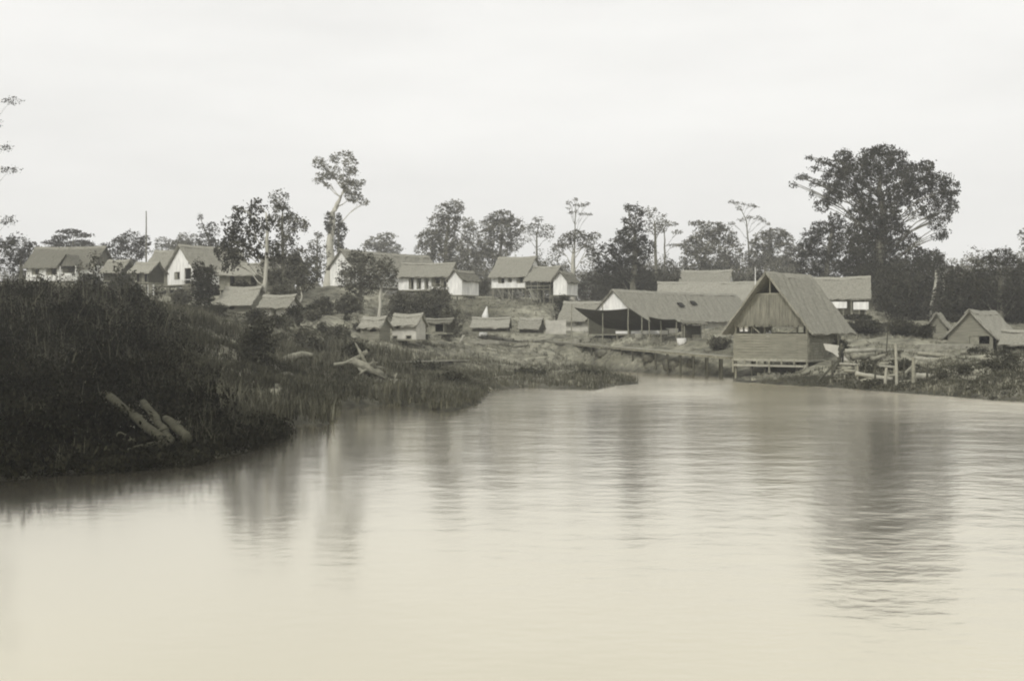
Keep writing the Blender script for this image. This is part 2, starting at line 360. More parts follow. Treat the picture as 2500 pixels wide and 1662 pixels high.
def blades(name, xs, ys, h, n_per, wid, m, label, cat='grass', lean=.35, spread=.35, seed=0, vv=(.6, 1.4)):
    r = np.random.default_rng(seed); N = len(xs); zs = ground_z(xs, ys)
    k = np.repeat(np.arange(N), n_per); n = len(k)
    ang = r.uniform(0, 2*PI, n); hh = np.asarray(h)[k] * r.uniform(.55, 1.15, n); ln = r.uniform(.1, 1, n) * lean * hh
    bx = xs[k] + r.normal(0, spread, n) * np.minimum(1, hh); by = ys[k] + r.normal(0, spread, n) * np.minimum(1, hh); bz = zs[k] - .08
    dx, dy = np.cos(ang), np.sin(ang); wx, wy = -dy * wid, dx * wid
    z0 = np.zeros(n)
    A = np.stack([bx - wx, by - wy, bz], 1); B = np.stack([bx + wx, by + wy, bz], 1)
    mx_, my_, mz = bx + dx*ln*.35, by + dy*ln*.35, bz + hh*.62
    C = np.stack([mx_ + wx*.8, my_ + wy*.8, mz], 1); D = np.stack([mx_ - wx*.8, my_ - wy*.8, mz], 1)
    tx, ty, tz = bx + dx*ln, by + dy*ln, bz + hh
    E = np.stack([tx + wx*.1, ty + wy*.1, tz], 1); G = np.stack([tx - wx*.1, ty - wy*.1, tz], 1)
    co = np.stack([A, B, C, D, E, G], 1).reshape(-1, 3); b0 = np.arange(n) * 6
    qd = np.concatenate([np.stack([b0, b0+1, b0+2, b0+3], 1), np.stack([b0+3, b0+2, b0+4, b0+5], 1)])
    tv = np.asarray(r.uniform(vv[0], vv[1], N))[k] * r.uniform(.8, 1.2, n)
    o = np_mesh(name, co, qd, np.concatenate([tv, tv]), m)
    return tag(o, label, cat, None, 'stuff')

# ------------------------------------------------------------------ houses
def solve(p0, px1, th):
    x0 = X_(p0[0], p0[2]); k = (px1 - 1250) / F; c, s = math.cos(th), math.sin(th)
    return (k * p0[2] - x0) / (c + k * s)
def wall_boxes(mb, axis, L, t0, t1, z0, z1, ops):
    """wall running along local x (axis 'x', thickness y t0..t1) or along y, with rectangular openings"""
    us = sorted({0.0, L} | {u for o in ops for u in o[:2]}); vs = sorted({z0, z1} | {v for o in ops for v in o[2:]})
    off = t0 if axis == 'y' else 0
    for i in range(len(us) - 1):
        run = None
        for j in range(len(vs) - 1):
            um, vm = (us[i] + us[i+1]) / 2, (vs[j] + vs[j+1]) / 2
            hole = any(o[0] < um < o[1] and o[2] < vm < o[3] for o in ops)
            if not hole and run is None: run = vs[j]
            if (hole or j == len(vs) - 2) and run is not None:
                top = vs[j] if hole else vs[j+1]
                if axis == 'x': mb.box(us[i], us[i+1], t0, t1, run, top)
                else: mb.box(t0, t1, us[i], us[i+1], run, top)
                run = None
def roof_slab(A, B, C, D, th, nu, nv, rag=.1, sag=.05, seed=0):
    """slab over quad A(eave start) B(eave end) C(ridge end) D(ridge start); uneven surface and a ragged eave"""
    rs = random.Random(seed); A, B, C, D = map(Vector, (A, B, C, D)); n = (B - A).cross(D - A).normalized()
    if n.z < 0: n = -n
    mb = MB(); dn = (A - D).normalized()
    for layer in (0, 1):
        for j in range(nv + 1):
            for i in range(nu + 1):
                u, v = i / nu, j / nv; p = (A.lerp(B, u)).lerp(D.lerp(C, u), v)
                p = p + Vector((0, 0, -sag * math.sin(PI * u) * (v * .8 + .2) - sag * .7 * math.sin(PI * v)))
                if layer: p = p + n * th + n * rs.uniform(-.05, .06)
                if j == 0: p = p + dn * rs.uniform(-rag, rag)
                if (i == 0 or i == nu): p = p + (B - A).normalized() * rs.uniform(-rag, rag) * .6
                mb.v.append(tuple(p))
    o = (nu + 1) * (nv + 1); g = lambda i, j: j * (nu + 1) + i
    for j in range(nv):
        for i in range(nu):
            mb.f.append((g(i, j), g(i, j+1), g(i+1, j+1), g(i+1, j))); mb.f.append((o+g(i, j), o+g(i+1, j), o+g(i+1, j+1), o+g(i, j+1)))
    for i in range(nu):
        mb.f.append((g(i, 0), g(i+1, 0), o+g(i+1, 0), o+g(i, 0))); mb.f.append((g(i, nv), o+g(i, nv), o+g(i+1, nv), g(i+1, nv)))
    for j in range(nv):
        mb.f.append((g(0, j), o+g(0, j), o+g(0, j+1), g(0, j+1))); mb.f.append((g(nu, j), g(nu, j+1), o+g(nu, j+1), o+g(nu, j)))
    return mb
HS = [0]
def house(name, label, cat, p0, px1, th, depth, wall_h, roof_h, ridge='u', over=.45, og=.4, wm='white', rm='thatch', gm=None, stilt=0.0,
          front=(), side0=(), side1=(), group=None, th_roof=.14, frames=True, walls='fbls', gables=True, floor=True, rail=None, sag=.11, wlen=None, ngable=.12):
    """p0: (px,py,d) of the near-left wall foot. x runs along the front, y away from the camera, z=0 the wall foot."""
    HS[0] += 1; th = math.radians(th); L = wlen or solve(p0, px1, th)
    o = P(*p0); root = empty(name, o, -th); tag(root, label, cat, group)
    W_ = M[wm]; t = .12; gm = M[gm or wm]
    fr = [(a * L, b * L, c * wall_h, e * wall_h) for a, b, c, e in front]
    s0 = [(a * depth, b * depth, c * wall_h, e * wall_h) for a, b, c, e in side0]
    s1 = [(a * depth, b * depth, c * wall_h, e * wall_h) for a, b, c, e in side1]
    if 'f' in walls: mb = MB(); wall_boxes(mb, 'x', L, 0, t, 0, wall_h, fr); mb.build('wall', W_, root)
    if 'b' in walls: mb = MB(); wall_boxes(mb, 'x', L, depth - t, depth, 0, wall_h, []); mb.build('wall', W_, root)
    for ch, x0, ops in (('l', 0, s0), ('s', L - t, s1)):
        if ch in walls:
            mb = MB(); ops2 = [(max(a, t+.02), min(b, depth-t-.02), c, e) for a, b, c, e in ops]
            us = [(0, t+.001, -1, 99), (depth - t - .001, depth, -1, 99)]
            wall_boxes(mb, 'y', depth, x0, x0 + t, 0, wall_h, ops2 + [(0, t, 0, wall_h), (depth - t, depth, 0, wall_h)]); mb.build('wall', W_, root)
    if frames:
        for a, b, c, e in fr:
            mb = MB(); w = .06
            mb.box(a - w, b + w, -.03, -.003, e, e + w); 
            mb.box(a - w, b + w, -.045, -.003, c - w, c)
            mb.box(a - w, a, -.03, -.003, c, e); mb.box(b, b + w, -.03, -.003, c, e)
            mb.build('window_frame', M['wood'], root)
            if e - c > .3 and c > .05:
                s = MB(); s.box(a + .02, a + (b - a) * .48, .05, .08, c + .01, e - .01); s.build('shutter', M['wood'], root)
    if floor:
        mb = MB(); mb.box(-.05, L + .05, -.05, depth + .05, -.13, -.003); mb.build('floor', M['wood'], root)
    if gables:
        mb_list = []
        if ridge == 'u':
            for x0 in (0.004, L - ngable - .004):
                mb = MB(); mb.poly_prism([(x0, .02, wall_h), (x0, depth - .02, wall_h), (x0, depth / 2, wall_h + roof_h - .02)], (ngable, 0, 0)); mb.build('gable', gm, root)
        else:
            for y0 in (0.004, depth - ngable - .004):
                mb = MB(); mb.poly_prism([(.02, y0, wall_h), (L - .02, y0, wall_h), (L / 2, y0, wall_h + roof_h - .02)], (0, ngable, 0)); mb.build('gable', gm, root)
    if ridge == 'u':
        sl = roof_h / (depth / 2); e = over; zb = wall_h - sl * e
        s1_ = roof_slab((-og, -e, zb), (L + og, -e, zb), (L + og, depth/2, wall_h + roof_h), (-og, depth/2, wall_h + roof_h), th_roof, max(8, int(L*2.5)), 8, seed=HS[0], sag=sag)
        s2_ = roof_slab((-og, depth + e, zb), (L + og, depth + e, zb), (L + og, depth/2, wall_h + roof_h), (-og, depth/2, wall_h + roof_h), th_roof, max(8, int(L*2.5)), 8, seed=HS[0]+99, sag=sag)
        ra, rb = Vector((-og - .06, depth/2, wall_h + roof_h)), Vector((L + og + .06, depth/2, wall_h + roof_h)); ax = Vector((0, 1, 0)); hw = depth/2
    else:
        sl = roof_h / (L / 2); e = over; zb = wall_h - sl * e
        s1_ = roof_slab((-e, -og, zb), (-e, depth + og, zb), (L/2, depth + og, wall_h + roof_h), (L/2, -og, wall_h + roof_h), th_roof, max(8, int(depth*2.5)), 8, seed=HS[0], sag=sag)
        s2_ = roof_slab((L + e, -og, zb), (L + e, depth + og, zb), (L/2, depth + og, wall_h + roof_h), (L/2, -og, wall_h + roof_h), th_roof, max(8, int(depth*2.5)), 8, seed=HS[0]+99, sag=sag)
        ra, rb = Vector((L/2, -og - .06, wall_h + roof_h)), Vector((L/2, depth + og + .06, wall_h + roof_h)); ax = Vector((1, 0, 0)); hw = L/2
    rA = s1_.build('roof_slope', M[rm], root); s2_.build('roof_slope', M[rm], root)
    # ridge cap: a bent strip over the joint
    mb = MB(); n = max(6, int((rb - ra).length * 1.5)); rs = random.Random(HS[0]); hgt = th_roof * 1.25 + .06
    cs = [(-.34, -.34 * sl), (0, 0), (.34, -.34 * sl), (.34, -.34 * sl - .07), (0, -.09), (-.34, -.34 * sl - .07)]
    for i in range(n + 1):
        c = ra.lerp(rb, i / n); c.z += hgt + rs.uniform(-.03, .03) - sag * math.sin(PI * i / n)
        for k, (a, b) in enumerate(cs): mb.v.append(tuple(c + ax * a * (1 + rs.uniform(-.12, .12)) + Vector((0, 0, b))))
    for i in range(n):
        for k in range(6): mb.f.append((i*6+k, i*6+(k+1) % 6, (i+1)*6+(k+1) % 6, (i+1)*6+k))
    mb.f.append(tuple(range(6))); mb.f.append(tuple(reversed(range(n*6, n*6+6))))
    mb.build('ridge_cap', M['thatchlight' if rm != 'thatchdark' else 'thatch'], rA)
    if stilt:
        for yy in (.15, depth - .15):
            k = max(2, int(L / 1.8) + 1)
            for i in range(k):
                mb = MB(); x = .12 + (L - .24) * i / (k - 1); mb.tube([(x, yy, -.13), (x + .02, yy, -stilt - .5)], [.09, .1], 6); mb.build('stilt', M['wood'], root)
    root['_L'] = L
    return root, L
def fin(root): 
    if '_L' in root: del root['_L']

GH = 'whitewashed houses on the hill'
# far left
r, L = house('thatched_house', 'long white house with dark thatch and porch at the far left', 'house', (64, 686, 165), 226, 12, 5.5, 2.05, 2.6, wm='white', rm='thatchdark', gm='thatchdark', stilt=1.2,
          front=[(.09, .19, .45, .9), (.31, .46, .42, .92), (.56, .74, .55, .85)])
mb = MB(); hh = 1.7; y0 = -1.6
s = roof_slab((5.7, y0, 1.75), (5.7, 1.2, 1.75), (7.0, 1.2, 1.75 + hh), (7.0, y0, 1.75 + hh), .1, 6, 5, seed=5); rr_ = s.build('porch_roof', M['thatchdark'], r)
s = roof_slab((8.6, y0, 1.75), (8.6, 1.2, 1.75), (7.0, 1.2, 1.75 + hh), (7.0, y0, 1.75 + hh), .1, 6, 5, seed=6); s.build('porch_roof', M['thatchdark'], r)
mb.poly_prism([(6.0, y0 + .25, 1.9), (8.3, y0 + .25, 1.9), (7.05, y0 + .25, 1.7 + hh)], (0, .08, 0)).build('porch_gable', M['thatchdark'], r)
for x in (6.0, 8.3): MB().beam((x, y0 + .3, -1.4), (x, y0 + .3, 1.95), .12).build('porch_post', M['white'], r)
MB().beam((6.0, y0 + .3, .75), (8.3, y0 + .3, .75), .08, .3).build('porch_rail', M['white'], r)
r, L = house('thatched_house', 'thatched house with a dark side gable just left of the bright white gable', 'house', (356, 697, 158), 408, 22, 5, 2.1, 2.5, wm='plank', rm='thatch', gm='thatchdark', stilt=1.5, over=.5, front=[(.15, .35, .3, .95), (.5, .8, .3, .95)])
for x in (.3, 1.3, 2.2): MB().beam((x, -1.2, -1.7), (x, -1.2, 1.6), .12).build('veranda_post', M['white'], r)
MB().beam((.2, -1.2, .5), (2.4, -1.2, .5), .08, .28).build('veranda_rail', M['white'], r)
r, L = house('thatched_house', 'white house with its bright plank gable facing left, window and door', 'house', (409, 696, 152), 474, 42, 8.2, 2.05, 2.75, ridge='v', wm='white', rm='thatch', stilt=1.5, over=.55, og=.35,
          front=[(.28, .46, .35, .75), (.66, .88, .02, .95)])
MB().beam((L*.62, -.25, -.05), (L*.62, -.25, .55), .08).beam((L*.95, -.25, -.05), (L*.95, -.25, .55), .08).beam((L*.6, -.25, .55), (L*.98, -.25, .55), .07).build('porch_rail', M['white'], r)
mb = MB()
for k in range(6): mb.box(L*.66, L*.9, -.35 - k * .28, -.1 - k * .28, -.28 - k * .25, -.22 - k * .25)
mb.beam((L*.65, -.1, -.2), (L*.65, -1.8, -1.65), .06, .14).beam((L*.91, -.1, -.2), (L*.91, -1.8, -1.65), .06, .14); mb.build('stairs', M['woodlight'], r)
# small sheds between them
house('thatched_shed', 'low grey thatched shed between the far left house and the dark round tree', 'shed', (252, 685, 150), 292, 20, 3, 1.2, 1.3, wm='darkwood', rm='thatch', stilt=0)
house('thatched_shed', 'little thatched shed with white posts below the dark-gabled house', 'shed', (322, 690, 146), 364, 25, 2.6, 1.4, 1.0, wm='darkwood', rm='thatchlight', front=[(.1, .45, .05, .95), (.55, .9, .05, .95)], stilt=.6)
house('thatched_house', 'long low thatched house behind the leaning pale-trunked tree', 'house', (535, 705, 140), 690, 8, 4.5, 1.8, 1.15, wm='plank', rm='thatchlight', front=[(.1, .25, .1, .9), (.4, .6, .1, .9), (.7, .85, .2, .9)], stilt=.7, over=.7)
house('thatched_hut', 'small thatched hut with a pale corner wall left of the leaning tree trunk', 'hut', (540, 762, 118), 612, 18, 3, 1.05, 1.35, wm='plank', rm='thatchlight', front=[(.1, .45, .25, .9)], over=.55)
MB().box(.2, .9, -.04, -.004, .05, 1.0)
house('thatched_hut', 'low thatched hut with a pale wall right of the leaning tree trunk', 'hut', (640, 770, 114), 700, 14, 2.6, .95, .9, wm='offwhite', rm='thatch', over=.5, front=[(.4, .55, .1, .8)])
house('thatched_house', 'grey roofed house half hidden in leaves behind the long low house', 'house', (628, 690, 160), 705, 20, 4.5, 1.7, 1.7, wm='plank', rm='thatch', over=.5)
house('white_shed', 'tiny white gabled shed among the trees left of the long house', 'shed', (738, 716, 150), 764, 25, 1.6, .75, .55, ridge='v', wm='white', rm='thatchdark', over=.15, og=.15, stilt=.8)
# long house D and wing E
house('thatched_house', 'long thatched house whose tall bright gable shows left of the round-crowned trees', 'house', (806, 700, 150), 862, 34, 17, 2.5, 1.95, ridge='v', wm='white', rm='thatch', stilt=.8, over=.4, og=.35)
r, L = house('thatched_house', 'thatched wing with a row of open bays right of the round trees', 'house', (973, 708, 148), 1093, 10, 6, 1.75, 1.55, wm='white', rm='thatch', over=.55, og=.3, stilt=.7,
      front=[(.22, .30, .1, .9), (.38, .45, .1, .9), (.54, .60, .1, .9), (.68, .84, .25, .9), (.87, .97, .2, .9)])
house('thatched_annex', 'narrow white annex with dark roof edge, right of the open bay wing', 'house', (1094, 720, 144), 1128, 28, 4, 1.9, .95, ridge='v', wm='white', rm='thatchdark', over=.3, og=.25)
# stilt house on the knoll
r, L = house('stilt_house', 'white stilt house with three windows alone on the grassy knoll', 'house', (1200, 703, 172), 1284, 24, 6.2, 1.85, 2.55, wm='white', rm='thatch', stilt=1.35, over=.55, og=.3,
      front=[(.21, .37, .38, .82), (.49, .58, .45, .8), (.74, .92, .38, .82)])
for k in range(7): MB().beam((.3 + k * .75, .0, -.2), (.3 + k * .75 + (.7 if k % 2 else 0), 0, -1.6), .07).build('brace', M['woodlight'], r)
r, L = house('stilt_porch', 'open dark porch with a plank stair between the white stilt house and its white annex', 'porch', (1287, 706, 169), 1350, 22, 5.6, 1.65, 1.5, wm='plank', rm='thatch', stilt=1.5, over=1.3, og=.15, gm='thatchdark', walls='b')
for k in range(5): MB().beam((.1 + k * (L - .2) / 4, -.9, -1.9), (.1 + k * (L - .2) / 4, -.9, 1.0), .09).build('porch_post', M['wood'], r)
MB().beam((.1, -.9, .4), (L - .1, -.9, .4), .06, .1).build('porch_rail', M['wood'], r)
MB().box(0, L, -1.0, -.1, -.12, -.02).build('porch_floor', M['wood'], r)
mb = MB(); mb.beam((.9, -1.0, -.05), (2.2, -2.0, -1.7), .1, .2).beam((.9, -1.7, -.05), (2.2, -2.7, -1.7), .1, .2)
for k in range(6): t = k / 6 + .08; mb.box(.9 + 1.3 * t - .12, .9 + 1.3 * t + .12, -1.9 - t, -1.0 - t * .9, -.12 - 1.6 * t, -.07 - 1.6 * t)
mb.build('stairs', M['woodlight'], r)
house('stilt_annex', 'white gabled annex at the right end of the house on the knoll', 'house', (1351, 720, 165), 1384, 20, 5, 2.05, 1.05, ridge='v', wm='white', rm='thatchdark', over=.35, og=.3, side0=[(.05, .3, .4, .8)])
# market
house('thatched_house', 'low house with pale plank wall and small window left of the dark awning', 'house', (1368, 812, 147), 1470, 20, 5, 1.75, 1.95, wm='offwhite', rm='thatch', over=.6, og=.3, front=[(.38, .50, .55, .85)])
mb = MB(); fx = P(1332, 815, 139); fe = empty('plank_fence', fx, -.15); tag(fe, 'pale plank fence joining the low house left of the awning', 'fence')
for k in range(14): mb.box(k * .17, k * .17 + .155, 0, .04, 0, 1.55 + random.uniform(-.06, .06))
mb.build('board_panel', M['offwhite'], fe); MB().box(0, 2.35, .043, .09, .3, .4).box(0, 2.35, .043, .09, 1.2, 1.3).build('fence_rail', M['wood'], fe)
r, L = house('market_house', 'long thatched market hall with pale gable and two dark holes in its roof', 'market hall', (1438, 815, 137), 1561, 43, 24.5, 1.75, 3.05, ridge='v', wm='offwhite', gm='white', rm='thatch', over=.5, og=.3, side1=[(.30, .42, .02, .9)], sag=.1)
MB().box(.05, L - .02, -.07, -.004, 0, 1.7).build('awning_shade_panel', M['darkwood'], r)  # added dark panel standing in for the shade under the awning
for yy, zz in ((10.2, .50), (13.2, .58)):
    # vent holes: raised plates coloured near black for the shade inside the openings
    sl = 3.05 / (L / 2); x = L - (L / 2) * zz; z = 1.75 + 3.05 * zz
    n_ = Vector((sl, 0, 1)).normalized(); c = Vector((x, yy, z)) + n_ * .17; dn = Vector((1, 0, -sl)).normalized()
    q = [c + dn * .36 + Vector((0, .5, 0)), c + dn * .36 - Vector((0, .5, 0)), c - dn * .3 - Vector((0, .5, 0)), c - dn * .3 + Vector((0, .5, 0))]
    MB().poly_prism(q, n_ * .06).build('roof_vent', M['hair'], r)
house('thatched_house', 'grey thatched roof with a light ridge rising behind the market hall', 'house', (1610, 770, 160), 1850, 8, 6, 2.0, 2.4, wm='offwhite', rm='thatchlight', over=.5, og=.3)
house('thatched_house', 'highest thatched roof behind the market with a small white gable at its right end', 'house', (1655, 741, 176), 1772, 22, 7, 1.9, 2.9, wm='offwhite', gm='white', rm='thatch', over=.5, og=.25)
# great hut K
th = 38; p0 = (1792, 872, 98.4)
r, L = house('riverside_hut', 'open fronted thatched hut with shaggy gable and plank parapet on the bank', 'hut', p0, 1972, th, 6.8, 2.75, 3.9, ridge='v', wm='plank', rm='thatch', over=.75, og=.8, th_roof=.16, walls='', gables=False, floor=True, sag=.04)
z1 = 1.95
mb = MB()
for k in range(9):
    za = k * z1 / 9; mb.box(-.02, L + .02, -.04 - random.uniform(0, .05), .05, za + .012, za + z1 / 9 - .008)
mb.build('plank_parapet', M['plank'], r)
mb = MB()
for k in range(9):
    za = k * z1 / 9; mb.box(L - .03, L + .05 + random.uniform(0, .04), .06, 5.6, za + .012, za + z1 / 9 - .008)
mb.build('side_boarding', M['wood'], r)
MB().box(.0, .07, .06, 6.6, 0, z1).build('side_boarding', M['wood'], r)
MB().box(.1, L - .1, 6.66, 6.74, 0, 2.0).build('back_boarding', M['wood'], r)
for x, y in ((.1, .14), (L*.24, .14), (L*.42, .14), (L*.85, .14), (L - .1, .14), (.1, 3.4), (L - .1, 3.4), (.1, 6.5), (L - .1, 6.5), (L*.5, 6.5)):
    MB().beam((x, y, -1.7), (x, y, 2.78), .14).build('post', M['darkwood' if y < 1 and .3 < x < L - .3 else 'wood'], r)
MB().beam((L + 1.6, 2.2, -1.4), (L + 1.6, 2.2, 1.9), .14).build('post', M['darkwood'], r)
MB().beam((L + .3, 5.2, -1.4), (L + .3, 5.2, 2.3), .14).build('post', M['darkwood'], r)
MB().beam((0, .14, 2.86), (L, .14, 2.86), .13).build('tie_beam', M['wood'], r)
for xa, xb in ((L*.24, L*.34), (L*.85, L*.72)): MB().beam((xa, .22, 2.5 if xa < xb else 2.5), (xb, .22, 2.0), .09).build('brace', M['wood'], r)
# shaggy hanging gable: strands of palm thatch
def slope_z(x): return 2.75 + 3.9 * (1 - abs(x - L/2) / (L/2))
rs = random.Random(3); top = 5.1; mb = MB(); mb2 = MB()
for lay in range(4):
    n = 150
    for i in range(n):
        x = L * (i + rs.uniform(-.4, .4)) / n; x = min(max(x, .15), L - .15); zt = min(slope_z(x) - .05, top + rs.uniform(-.1, .1))
        za = zt; segs = 3; yy = -.02 + lay * .035 + rs.uniform(-.03, .03); zb_ = 2.68 + rs.uniform(-.25, .12)
        if zt - zb_ < .15: continue
        w = .055 + rs.uniform(0, .03); nn = len(mb.v); dx = rs.uniform(-.05, .05); ys = rs.uniform(-.06, .03)
        mb.v += [(x - w, yy, za), (x + w, yy, za), (x + w + dx, yy + ys, (za+zb_)/2), (x - w + dx, yy + ys, (za+zb_)/2), (x + w*.4 + dx*2, yy - .02, zb_), (x - w*.4 + dx*2, yy - .02, zb_)]
        mb.f += [(nn, nn+1, nn+2, nn+3), (nn+3, nn+2, nn+4, nn+5)]
mb.v += [(x, .16, z) for x, z in ((.75, 3.3), (L - .75, 3.3), (L*.5 + 1.4, top), (L*.5 - 1.4, top))]
k = len(mb.v); mb.f.append(tuple(range(k - 4, k)))
o_ = mb.build('thatch_gable', M['thatchmid'], r)
MB().beam((L*.5 - 1.2, .0, top), (L*.5 + 1.2, .0, top), .1).beam((L*.5, 0, top), (L*.5, 0, 6.5), .09).build('gable_frame', M['wood'], r)
MB().poly_prism([(.3, 6.7, 2.5), (L - .3, 6.7, 2.5), (L/2, 6.7, 6.5)], (0, .08, 0)).build('gable', M['darkwood'], r)  # dark colour stands in for the shade seen through the gable vent
for zz, xe in ((-.18, L + .1), (-.62, L + .05)):
    MB().beam((-.1, -.1, zz), (xe, -.1, zz), .12, .17).build('sill_beam', M['woodlight'], r)
for k in range(7): MB().beam((L * k / 6, -.13, -.1), (L * k / 6, -.13, -1.2 if k in (0, 3, 6) else -.5), .12).build('stub_post', M['wood'], r)
MB().tube([(L - .1, -.2, -.5), (L - .1, -.2, -1.95)], [.14, .16]).build('stub_post', M['woodlight'], r)
for zz in (-.2, -.75, -1.15): MB().beam((L + .05, 0, zz), (L + .1, 4.6, zz + .05), .12, .18).build('side_beam', M['woodlight'], r)
hutM = r; hutL = L
# clothes hung inside and the man in the hut
def hutpt(x, y, z):
    t_ = math.radians(th); o = P(*p0); return Vector((o.x + x * math.cos(t_) + y * math.sin(t_), o.y - x * math.sin(t_) + y * math.cos(t_), o.z + z))
for i, (x, lab) in enumerate(((.5, 'white cloth hanging under the left eave of the riverside hut'), (.95, 'second white cloth, hanging just right of the first in the riverside hut'))):
    c = hutpt(x, .3, 2.72); mb = MB(); n = 6
    for j in range(n + 1):
        for k in (0, 1): mb.v.append((j / n * .3 - .15, .03 * math.sin(j * 2.3 + i) + .02 * k, 0)); mb.v.append((j / n * .26 - .13, .05 * math.sin(j * 2.3 + 1), -.62 - .05 * (j % 2)))
    q = MB()
    for j in range(n):
        xa, xb = j / n * .34 - .17, (j+1) / n * .34 - .17; ya, yb = .03 * math.sin(j * 2.3), .03 * math.sin((j+1) * 2.3)
        m_ = len(q.v); q.v += [(xa, ya, 0), (xb, yb, 0), (xb * .85, yb, -.62), (xa * .85, ya, -.62), (xa, ya + .012, 0), (xb, yb + .012, 0), (xb * .85, yb + .012, -.62), (xa * .85, ya + .012, -.62)]
        q.f += [(m_, m_+1, m_+2, m_+3), (m_+7, m_+6, m_+5, m_+4), (m_, m_+4, m_+5, m_+1), (m_+3, m_+2, m_+6, m_+7)]
    o_ = q.build('hanging_cloth', M['cloth']); o_.location = c; o_.rotation_euler = (0, 0, -math.radians(th)); tag(o_, lab, 'cloth')
# building L right behind the hut
r, L = house('veranda_house', 'thatched house with bright white veranda panels behind the riverside hut', 'house', (1962, 770, 129), 2114, 14, 5, 2.1, 1.95, wm='offwhite', gm='white', rm='thatch', over=.6, og=.55, stilt=.4, walls='bls')
MB().box(2.6, 4.45, -.5, -.44, .75, 1.45).build('veranda_panel', M['white'], r)
MB().box(5.1, L + .25, -.5, -.44, .6, 1.4).build('veranda_panel', M['white'], r)
MB().box(L + .05, L + .12, -.5, 4.6, .5, 1.35).build('veranda_panel', M['white'], r)
MB().box(2.5, L, .6, .68, 0, 2.0).build('inner_wall', M['wood'], r)
for k in range(6): MB().beam((2.5 + k * (L - 2.4) / 5, -.42, -.9), (2.5 + k * (L - 2.4) / 5, -.42, 1.75), .1).build('veranda_post', M['wood'], r)
MB().box(2.3, L + .1, -.5, -.06, -.12, -.02).build('veranda_floor', M['wood'], r)
# right bank house M
r, L = house('thatched_house', 'plain gabled hut with a wide dark window and door near the right edge', 'house', (2314, 856, 99), 2424, 33, 9.5, 1.35, 1.85, ridge='v', wm='plank', gm='plank', rm='thatchlight', over=.45, og=.35,
      front=[(.48, .93, .42, .90)], side1=[(.03, .17, .02, .9)])
house('thatched_shed', 'low thatched shed at the right edge in front of the gabled hut', 'shed', (2448, 862, 92), 2560, 30, 4, .75, .85, wm='darkwood', rm='thatch', over=.45, og=.3, front=[(.3, .95, .05, .9)])
house('thatched_shed', 'little dark thatched shed half sunk in bushes left of the gabled hut', 'shed', (2262, 822, 112), 2312, 25, 3, 1.0, 1.1, ridge='v', wm='plank', rm='thatch', over=.4)
# small huts mid slope
house('plank_hut', 'small square hut with pale corner boards on the slope, left one of two', 'hut', (880, 832, 104), 926, 30, 1.6, 1.25, .7, wm='plank', rm='thatchlight', over=.25, og=.2, front=[(.15, .85, .62, .95)])
house('plank_hut', 'small pale hut with a lopsided light roof on the slope, right one of two', 'hut', (957, 828, 106), 1016, 20, 2.0, 1.35, .75, wm='offwhite', rm='thatchlight', over=.35, og=.2, front=[(.03, .3, .7, .98), (.05, .2, .05, .2), (.6, .78, .05, .22)])
house('lean_shed', 'dark open shed tucked under the hedge right of the two small huts', 'shed', (1040, 812, 112), 1090, 12, 2.2, .85, .35, wm='darkwood', rm='thatchdark', over=.2, front=[(.08, .85, .1, .95)])
house('long_shed', 'long low thatched shed in front of the white pointed stump', 'shed', (1153, 808, 135), 1238, 6, 3.2, .55, .85, wm='darkwood', rm='thatchlight', over=.5, og=.2)
house('thatched_shed', 'short thatched shed between the long low shed and the plank fence', 'shed', (1268, 812, 136), 1314, 15, 2.6, .65, .9, wm='darkwood', rm='thatch', over=.45, og=.2)
for o in list(col.objects): fin(o)

# awning
def awning(label, c4, posts, sagm, seed):
    root = empty('awning', Vector((c4[0].x, c4[0].y, gz(c4[0].x, c4[0].y)))); tag(root, label, 'awning'); b = Vector(root.location)
    n = 14; A, B, C, D = [c - b for c in c4]; mb = MB(); rs = random.Random(seed)
    for lay in (0, 1):
        for j in range(n + 1):
            for i in range(n + 1):
                u, v = i / n, j / n; p = A.lerp(B, u).lerp(D.lerp(C, u), v); p.z -= sagm * math.sin(PI * u) * (1 - v * .5) + sagm * .8 * math.sin(PI * v); p.z += .03 * lay
                mb.v.append(tuple(p))
    g = lambda i, j, l: l * (n+1)**2 + j * (n+1) + i
    for j in range(n):
        for i in range(n):
            for l in (0, 1): mb.f.append((g(i, j, l), g(i+1, j, l), g(i+1, j+1, l), g(i, j+1, l)))
    for i in range(n):
        mb.f.append((g(i, 0, 0), g(i+1, 0, 0), g(i+1, 0, 1), g(i, 0, 1))); mb.f.append((g(i, n, 0), g(i+1, n, 0), g(i+1, n, 1), g(i, n, 1)))
        mb.f.append((g(0, i, 0), g(0, i+1, 0), g(0, i+1, 1), g(0, i, 1))); mb.f.append((g(n, i, 0), g(n, i+1, 0), g(n, i+1, 1), g(n, i, 1)))
    mb.build('canopy', M['tarp'], root, True)
    for px, ty, d in posts:
        t = P(px, ty, d) - b; z0 = gz(X_(px, d), d) - b.z - .2
        MB().tube([(t.x, t.y, z0), (t.x + rs.uniform(-.06, .06), t.y, (z0 + t.z) / 2), (t.x, t.y, t.z)], [.07, .06, .05], 6).build('pole', M['wood'], root)
    return root
awning('big dark tarpaulin awning on poles in front of the market gable', [P(1402, 751, 131), P(1537, 753, 124), P(1634, 806, 126), P(1480, 801, 133)],
       [(1396, 742, 131), (1436, 768, 133), (1471, 738, 128), (1534, 752, 124), (1567, 772, 124.5), (1632, 803, 125)], .25, 1)
awning('smaller sagging dark awning right of the big one, against the market roof', [P(1582, 773, 119), P(1648, 780, 118), P(1680, 800, 124), P(1600, 800, 127)],
       [(1584, 773, 119), (1613, 776, 119.5), (1652, 785, 118.5), (1678, 790, 121)], .12, 2)
